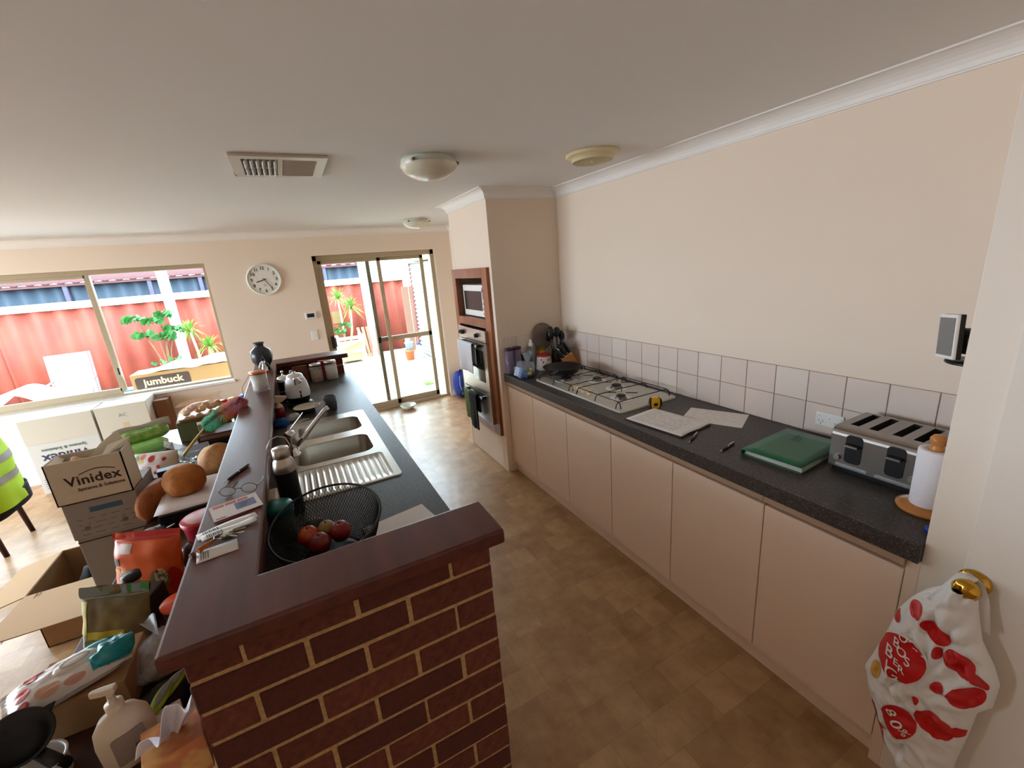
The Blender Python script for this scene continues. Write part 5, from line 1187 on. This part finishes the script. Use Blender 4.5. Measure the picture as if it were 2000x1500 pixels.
for k, (x, c, lean, w_) in enumerate([(1.06, (196, 150, 110), .10, .06), (1.13, (176, 136, 108), .06, .06), (1.20, (160, 112, 92), .03, .06), (1.27, (206, 170, 130), -.02, .05), (1.34, (140, 100, 88), -.06, .06), (1.20, (170, 150, 150), -.14, .04)]):
    L = .70 if k < 5 else 1.1
    tag(MB().bx(-w_/2, w_/2, -.012, .012, 0, L).build('timber_plank', mat('plank_%d' % k, c, .8), None, (x+.02, 9.30-.02*k, GZ), (R(-14), R(lean*-60), 0)), ['pale plank at the planter end of the leaning row', 'second plank of the leaning row from the planter', 'brown plank in the middle of the leaning row', 'lightest plank of the leaning row', 'dark plank at the post end of the leaning row', 'long grey plank leaning behind the shorter ones'][k], 'plank', 'planks leaning on the fence')
tag(MB().bx(-.09, .09, -.01, .01, 0, .27).build('wall_panel', mat('olive_panel', (120, 100, 60), .8), None, (.62, FY-.045, .78)), 'small brown board fixed to the fence', 'board')
# pots by the shed
for k, (x, y, z, r_, h_, c, lab) in enumerate([(1.80, 8.12, GZ, .10, .22, (214, 110, 60), 'orange pot at the bottom of the stack by the shed'), (1.81, 8.12, GZ+.205, .085, .18, (150, 176, 200), 'pale blue pot on top of the orange pot'), (1.79, 8.12, GZ+.37, .06, .16, (226, 228, 232), 'white pot at the top of the stack')]):
    tag(MB().lathe([(0, 0), (r_*.75, 0), (r_, h_*.85), (r_*1.1, h_*.86), (r_*1.1, h_), (r_*.9, h_), (r_*.7, .02), (0, .02)], 20).build('plant_pot', mat('pot_%d' % k, c, .6), None, (x, y, z)), lab, 'pot')
t = thing('weed_sprayer', 'white plastic sprayer bottle beside the stacked pots', 'sprayer', (2.01, 8.1, GZ))
MB().lathe([(0, 0), (.07, 0), (.08, .02), (.08, .2), (.04, .27), (.03, .3)], 18).build('tank', mat('sprayer_white', (226, 230, 234), .5), t); MB().lathe([(.034, .3), (.034, .34), (0, .35)], 14).build('cap', mat('blue_gloss', (20, 60, 170), .25), t)
tag(MB().lathe([(0, .004), (.07, .004), (.09, .05), (.10, .052), (.078, 0), (0, 0)], 24).build('pet_bowl', mat('lime_bowl', (130, 206, 90), .4), None, (1.52, 5.85, GZ)), 'lime green pet bowl on the paving', 'bowl')
tag(MB().prism(rrect(.14, .09, .03), 0, .012).build('door_mat_scrap', mat('mauve_rubber', (190, 180, 206), .8), None, (1.30, 5.45, GZ)), 'mauve rubber pad on the paving by the door', 'pad')
# ---- outside the window ----
t = thing('outdoor_table', 'white slatted outdoor table under the cardboard carton', 'table', (-1.95, 5.85, GZ))
for k in range(7): MB().bx(-.67, .95, -.30+.088*k, -.22+.088*k, .60, .625).build('slat', mat('table_white', (206, 210, 206), .6), t)
for sx in (-.62, .85):
    for sy in (-.25, .25): MB().bx(sx-.025, sx+.025, sy-.025, sy+.025, 0, .60).build('leg', mat('table_white', (206, 210, 206), .6), t)
t, a, b = carton('carton', 'long brown Jumbuck carton on the outdoor table', -2.16, -1.14, 5.62, 6.0, .60, .245, mat('tan_carton', (158, 126, 84), .8), closed=True)
MB().prism(rrect(.55, .15, .03, 4, -.20, .13), -b-.002, -b, 'y').build('brand_plate', mat('plate_brown', (64, 48, 44), .7), t)
text('lettering', 'jumbuck', .115, mat('cream_ink', (222, 204, 160), .7), t, (-.20, -b-.003, .135), (R(90), 0, 0), bold=.003)
MB().bx(.16, .28, -b-.002, -b, .02, .035).build('painted_hand_hole', mat('plate_brown', (64, 48, 44), .7), t)  # hand hole's shade painted as a flat dark bar on the carton face
m = MB(); m.grid(lambda u, v: (-.42+1.0*u, -.19+.42*v, .246+.03*sin(pi*u)*(.6+.4*sin(u*9))+.03*NZ.noise(Vector((u*5, v*4, 1)))+.08*u*v), 24, 12)
o = m.build('plastic_sheet', mat('white_sheet', (228, 226, 222), .4), None, (-1.62, 5.80, .60), thick=.004); tag(o, 'rumpled white plastic sheet lying over the carton', 'plastic sheet')
tag(MB().bx(-.19, .19, -.12, .12, 0, .05).build('blue_cushion', mat('blue_cover', (44, 104, 170), .6), None, (-2.40, 5.95, .595), bevel=.015), 'bright blue cushion on the outdoor table', 'cushion')
def chair_out(label, x, y, rz):
    t = thing('garden_chair', label, 'chair', (x, y, GZ), rz); mw = mat('sling_white', (232, 230, 226), .6); mf = mat('chair_frame', (120, 122, 132), .4, .6)
    m = MB(); m.grid(lambda u, v: (-.22+.44*u, .10*v, .42+.62*v), 4, 6); m.build('backrest', mw, t, thick=.006)
    m = MB(); m.grid(lambda u, v: (-.22+.44*u, -.45*v, .42+.02*v), 4, 4); m.build('seat', mw, t, thick=.006)
    for s_ in (-1, 1):
        x = s_*.24
        MB().tube([(x, .12, 1.04), (x, 0, .42), (x, .12, 0)], .014, 8).build('leg', mf, t); MB().tube([(x, -.46, 0), (x, -.42, .44), (x, 0, .42)], .014, 8).build('leg', mf, t)
        MB().tube([(x, .05, .66), (x, -.38, .66), (x, -.42, .44)], .014, 8).build('armrest', mf, t)
chair_out('white sling garden chair facing the window outside', -3.35, 7.6, R(8))
t = thing('sun_lounger', 'white curved plastic lounger just outside the window', 'lounger', (-3.22, 5.75, GZ))
m = MB(); m.grid(lambda u, v: (-.75+1.3*u, -.25+.5*v, .62+.26*math.exp(-((u-.62)/.22)**2)-.10*max(0, u-.75)), 30, 4); m.build('shell', mat('lounger_white', (224, 228, 226), .45), t, thick=.03)
for sx in (-.6, .35):
    for sy in (-.2, .2): MB().bx(sx-.03, sx+.03, sy-.03, sy+.03, 0, .66).build('leg', mat('lounger_white', (224, 228, 226), .45), t)
# ================= on walls, ceiling, floor =================
t = thing('wall_clock', 'round white wall clock with black numerals showing 8:25', 'clock', (-.497, YF, 1.829), (R(90), 0, 0))
MB().lathe([(0, 0), (.172, 0), (.178, .008), (.176, .026), (.168, .034), (.160, .032), (.157, .020)], 56).build('rim', mat('clock_rim', (224, 226, 220), .4), t)
MB().lathe([(0, .019), (.159, .019)], 56).build('face', mat('clock_face', (226, 222, 214), .6), t)
for h in range(1, 13):
    a = pi/2-h*pi/6; text('numeral', str(h), .047, M_ink, t, (.125*cos(a), .125*sin(a), .0205), (0, 0, 0), bold=.001)
def hand(L, w_, ang, z, tail=.02):
    a = R(90-ang); MB().bx(-tail, L, -w_/2, w_/2, z, z+.002, _T((0, 0, 0), (0, 0, a))).build('hand', M_ink, t)
hand(.085, .010, 252.5, .022); hand(.118, .006, 146, .025); MB().lathe([(0, .029), (.007, .029), (.007, .02)], 14).build('hub', M_ink, t)
text('print', 'quartz', .014, mat('grey_ink', (110, 108, 112), .7), t, (0, -.06, .0202), (0, 0, 0))
t = thing('thermostat', 'white wall controller with a dark display beside the sliding door', 'controller', (-.093, YF, 1.372), 0)
MB().bx(-.062, .062, -.022, 0, -.042, .042).build('case', M_white, t, bevel=.006); MB().bx(-.042, .038, -.024, -.021, -.022, .024).build('display', mat('lcd_dark', (34, 38, 42), .2), t)
t = thing('light_switch', 'white light switch plate below the wall controller', 'switch', (-.095, YF, 1.13), 0)
MB().bx(-.036, .036, -.01, 0, -.058, .058).build('plate', M_white, t, bevel=.004); MB().bx(-.01, .01, -.014, -.009, -.018, .018).build('rocker', M_white, t, bevel=.002)
# ceiling
def dome(label, x, y):
    t = thing('ceiling_light', label, 'ceiling light', (x, y, ZC), (R(180), 0, 0))
    MB().lathe([(0, 0), (.135, 0), (.14, .008), (.142, .03), (.138, .034)], 48).build('base', mat('light_base', (200, 206, 196), .4), t)
    MB().lathe([(.148, .032), (.147, .038), (.125, .068), (.085, .09), (.04, .101), (0, .104)], 48).build('shade', mat('opal_glass', (216, 212, 194), .2), t)
    for a in (.3, 2.4, 4.5): MB().cyl((.138*cos(a), .138*sin(a), .022), (.156*cos(a), .156*sin(a), .030), .007).build('screw', mat('brass_screw', (120, 100, 70), .4, .8), t)
dome('opal dome ceiling light above the breakfast bar galley', .47, 1.395); dome('opal dome ceiling light in front of the sliding door', 1.12, 4.02)
t = thing('exhaust_fan', 'round cream ceiling exhaust fan with a mesh grille', 'exhaust fan', (1.335, 1.145, ZC), (R(180), 0, 0))
M_fan = mat('fan_cream', (222, 208, 170), .5)
MB().lathe([(.107, 0), (.147, 0), (.149, .014), (.140, .022), (.118, .022), (.116, .042), (.111, .047), (.107, .042), (.107, 0)], 48).build('ring', M_fan, t)

m = MB()
for k in range(-6, 7):
    p = k*.0165; L = sqrt(max(0, .104**2-p*p))
    if L > .01: m.bx(p-.0016, p+.0016, -L, L, .0425, .0437).bx(-L, L, p-.0016, p+.0016, .0425, .0437)
m.build('grille', M_fan, t); MB().lathe([(0, .05), (.012, .05), (.012, .04)], 16).build('hub', M_fan, t)
t = thing('air_vent', 'rectangular white ceiling air vent with angled louvres', 'air vent', (-.22, 1.615, ZC), (R(180), 0, 0))
M_vent = mat('vent_white', (206, 200, 194), .45)
m = MB(); o_ = [(-.205, -.22), (.205, -.22), (.205, .22), (-.205, .22)]
for (x0, x1, y0, y1) in ((-.205, .205, -.22, -.165), (-.205, .205, .165, .22), (-.205, -.158, -.165, .165), (.158, .205, -.165, .165), (-.012, .012, -.165, .165)): m.bx(x0, x1, y0, y1, 0, .014)
m.build('frame', M_vent, t, bevel=.004); 
for k in range(6):
    for s_ in (-1, 1): MB().bx(-.002, .002, -.076, .076, -.011, .011, _T((-.142+.0245*k, s_*.082, .013), (0, R(-38), 0))).build('louvre', M_vent, t)
MB().bx(-.158, -.012, -.004, .004, .002, .014).bx(.012, .158, -.004, .004, .002, .014).build('divider', M_vent, t)
for s_ in (-1, 1):
    for k in range(6): MB().bx(.014, .156, -.0012, .0012, -.008, .008, _T((0, s_*.082+(k-2.5)*.026, .012), (R(35), 0, 0))).build('louvre', M_vent, t)
# floor bits by the sliding door
tag(MB().lathe([(0, .012), (.05, .012), (.10, .055), (.108, .056), (.06, .0), (0, 0)], 32).build('pet_bowl', mat('bowl_cream', (206, 206, 190), .3), None, (.87, 4.66, 0)), 'cream china bowl on the floor by the sliding door', 'bowl')
t = thing('backpack', 'blue nylon backpack slumped against the far wall by the oven tower', 'backpack', (1.665, 4.68, 0), R(10))
blob(.11, .085, .19, .16, 2.2, 9, e=.8, flat=1).build('body', mat('blue_nylon', (26, 52, 150), .55), t); blob(.085, .04, .075, .1, 2, 10, e=.75, flat=.9).build('pocket', mat('navy_nylon', (20, 28, 80), .55), t, (-.01, -.075, .02))
MB().tube([(-.05, -.07, .33), (-.07, -.09, .2), (-.05, -.11, .06)], .010, 8).build('strap', mat('light_strap', (110, 140, 200), .6), t)
MB().tube([(-.03, 0, .36), (0, -.01, .40), (.03, 0, .36)], .008, 8).build('handle_loop', mat('navy_nylon', (20, 28, 80), .55), t)

# ================= near doorway =================
M_door = mat('door_paint', (228, 219, 208), .4)
dr = MB().bx(1.165, 1.20, -1.43, -.624, .01, 2.04)
dr = struct(dr.build('door_2', M_door, bevel=.002))
MB().bx(1.188, 1.20, -.6245, -.6185, 0, 2.1).build('door_stop', M_door, dr)
M_brass = mat('polished_brass', (206, 160, 66), .12, 1)
kb = bpy.data.objects.new('door_knob', None); COL.objects.link(kb); kb.parent = dr; kb.location = (1.165, -.648, .872); kb.rotation_euler = (0, R(-90), 0)
MB().lathe([(0, 0), (.034, 0), (.034, .003), (.026, .011), (.014, .014)], 32).build('rose', M_brass, kb)
MB().lathe([(.010, .010), (.010, .03)], 20).build('spindle', M_brass, kb)
MB().lathe([(.011, .028), (.022, .034), (.0285, .048), (.0275, .06), (.018, .069), (0, .072)], 32).build('knob', M_brass, kb)
# carrier bag
def lerp(tab, z):
    for (z0, a), (z1, b) in zip(tab, tab[1:]):
        if z <= z0 and z >= z1: return a+(b-a)*(z0-z)/(z0-z1+1e-9)
    return tab[0][1] if z > tab[0][0] else tab[-1][1]
YL = [(.866, -.621), (.826, -.579), (.779, -.552), (.713, -.525), (.626, -.512), (.504, -.487), (.45, -.474), (.346, -.507), (.251, -.546), (.204, -.605), (.10, -.65)]
YR = [(.866, -.67), (.803, -.684), (.749, -.697), (.69, -.729), (.647, -.745), (.568, -.744), (.525, -.722), (.404, -.715), (.337, -.709), (.21, -.706), (.10, -.68)]
def bag_x(y, z):
    a, b = lerp(YL, z), lerp(YR, z); s_ = min(1, max(0, (y-a)/(b-a)))
    e = max(0, sin(pi*s_))**.6; full = .035+.03*min(1, max(0, (.86-z)/.3))
    fold = .020*(1-abs(NZ.noise(Vector((y*16+z*9, z*9-y*7, 1))))*2.2)+.012*(1-2*abs(NZ.noise(Vector((y*30-z*16, z*22+y*9, 4)))))-.018
    dmp = 1-.85*math.exp(-((y+.563)**2+(z-.59)**2)/.075**2)-.75*math.exp(-((y+.592)**2+(z-.39)**2)/.05**2); fold = (fold+.012)*max(0, dmp)-.012
    crease = .006*max(0, dmp)*abs(sin((y*60+z*22)))*e
    return 1.115-full*e+(fold+crease)*e-.0
bag = thing('carrier_bag', 'white plastic carrier bag with red dots hanging on the brass knob', 'bag', (0, 0, 0))
M_bag = mat('bag_white', (222, 218, 214), .35)
m = MB()
def bagf(u, v):
    z = .866-.766*v; a, b = lerp(YL, z), lerp(YR, z); y = a+(b-a)*u; return (bag_x(y, z), y, z)
def bagb(u, v):
    z = .866-.766*v; a, b = lerp(YL, z), lerp(YR, z); y = a+(b-a)*u; e = max(0, sin(pi*u))**.6; return (1.115+.035*e+.008*NZ.noise(Vector((y*20, z*12, 9)))*e, y, z)
m.grid(bagf, 60, 110); m.grid(bagb, 30, 60); m.build('film', M_bag, bag)
def strap(pts, w_):
    k = MB(); n = len(pts); vs = []
    for (x, y, z) in pts: vs += [(x, y-w_/2, z-.004), (x, y+w_/2, z+.004)]
    k.add(vs, [(2*i, 2*i+1, 2*i+3, 2*i+2) for i in range(n-1)], True); return k
strap([(1.095, -.60, .80), (1.10, -.622, .855), (1.115, -.64, .90), (1.125, -.645, .905), (1.14, -.655, .895), (1.14, -.672, .85), (1.125, -.69, .77)], .032).build('handle', M_bag, bag, thick=.002)
strap([(1.085, -.632, .755), (1.10, -.640, .81), (1.122, -.646, .895), (1.135, -.65, .905), (1.145, -.66, .89), (1.145, -.68, .80)], .022).build('handle', M_bag, bag, thick=.002)
M_red = mat('bag_dot_red', (190, 16, 20), .4)
def bag_patch(nm, cy, cz, ry, rz, mm, off=.0022, rot=0, cap=None):
    k = MB(); c_, s_ = cos(rot), sin(rot)
    def f(u, v):
        a = 2*pi*u; dy, dz = ry*v*cos(a), rz*v*sin(a); y = cy+dy*c_-dz*s_; z = cz+dy*s_+dz*c_
        if cap: z = min(z, cap)
        y = min(max(y, lerp(YR, z)+.002), lerp(YL, z)-.002); return (bag_x(y, z)-off, y, z)
    k.grid(f, 28, 6, cu=True); return k.build(nm, mm, bag)
for q, (cy, cz, ry, rz, ro) in enumerate([(-.526, .703, .012, .026, -.3), (-.570, .758, .018, .024, 0), (-.509, .586, .011, .024, -.3), (-.621, .726, .034, .022, .6), (-.635, .675, .010, .018, 0), (-.677, .674, .036, .026, .9), (-.715, .648, .026, .010, .9), (-.702, .585, .026, .045, .5), (-.652, .574, .013, .022, .2), (-.618, .5, .008, .014, 0), (-.660, .442, .044, .034, .9), (-.700, .445, .014, .026, .9), (-.549, .305, .009, .016, -.3)]):
    bag_patch('red_dot', cy, cz, ry, rz, M_red, rot=ro)
bag_patch('yellow_dot', -.512, .49, .014, .030, mat('bag_dot_yellow', (206, 160, 80), .45))
k = MB(); k.grid(lambda u, v: (lambda y, z: (bag_x(y, z)-.0022, y, z))(lerp(YL, .36-.26*u)-.003-.016*v, .36-.26*u), 24, 3); k.build('red_edge', M_red, bag)
bag_patch('badge_ring', -.563, .592, .061, .082, M_bag, .0024, .45); bag_patch('badge', -.563, .592, .057, .077, M_red, .0040, .45)
bag_patch('badge', -.592, .390, .040, .056, M_red, .0026, .3)
def letter(ch, cy, cz, size, ang):
    cu = bpy.data.curves.new('t', 'FONT'); cu.body = ch; cu.size = size; cu.align_x = 'CENTER'; cu.align_y = 'CENTER'; cu.offset = size*.012; cu.resolution_u = 3
    o = bpy.data.objects.new('t', cu); COL.objects.link(o); me = bpy.data.meshes.new_from_object(o); bpy.data.objects.remove(o)
    c_, s_ = cos(ang), sin(ang)
    for v in me.vertices:
        a, b = v.co.x*c_-v.co.y*s_, v.co.x*s_+v.co.y*c_; y, z = cy-a, cz+b; v.co = (bag_x(y, z)-.0062, y, z)
    me.materials.append(mat('bag_ink_white', (226, 214, 206), .5)); q = bpy.data.objects.new('letter', me); COL.objects.link(q); q.parent = bag
for ch, cy, cz, s_, a in [('B', -.538, .590, .046, .15), ('B', -.550, .632, .036, .15), ('O', -.562, .662, .032, .15), ('I', -.541, .552, .036, .15), ('O', -.567, .618, .034, .15), ('E', -.561, .580, .028, .15), ('S', -.585, .606, .034, .15), ('R', -.577, .572, .03, .15), ('G', -.557, .534, .052, .15)]: letter(ch, cy, cz, s_, a)
for ch, cy, cz, s_ in [('8', -.575, .408, .040), ('0', -.593, .386, .046), ('%', -.614, .378, .030)]: letter(ch, cy, cz, s_, -.75)
# screen holder on the return wall
t = thing('intercom_screen', 'small white framed screen on a black wall bracket', 'screen', (1.47, -.529, 1.45), 0)
MB().lathe([(0, 0), (.05, 0), (.05, .008), (0, .008)], 28, _T((0, .0, .0), (R(-90), 0, 0))).build('wall_plate', M_black, t)
T = _T((-.045, .105, .022), (R(-6), 0, R(-48)))
MB().bx(-.009, .0, -.045, .045, -.066, .066, T).build('bezel', M_white, t, bevel=.003); MB().bx(-.0105, -.008, -.039, .039, -.056, .056, T).build('display', mat('screen_grey', (118, 118, 118), .25), t); MB().bx(.0, .012, -.045, .045, -.066, .066, T).build('back_shell', M_black, t, bevel=.003)
MB().cyl((-.036, .095, .012), (.022, .016, -.004), .036, .046, 20).build('bracket_arm', M_black, t)
MB().lathe([(0, -.062), (.055, -.062), (.058, -.058), (.055, -.053), (0, -.053)], 28, _T((.0, .062, 0))).build('base_plate', M_black, t)
MB().lathe([(0, .0), (.036, .0), (.036, .006), (0, .006)], 24, _T((.03, .045, .006))).build('top_plate', mat('plate_grey', (120, 120, 120), .4), t)
MB().cyl((.0, .04, -.056), (.0, .04, .0), .02).build('neck', M_black, t)

for o in list(bpy.data.objects):
    if o.type == 'MESH' and o.parent is not None and o.name.split('.')[0] in ('print', 'handwriting', 'barcode', 'lettering', 'spiral', 'mesh_wall'): o['kind'] = 'stuff'
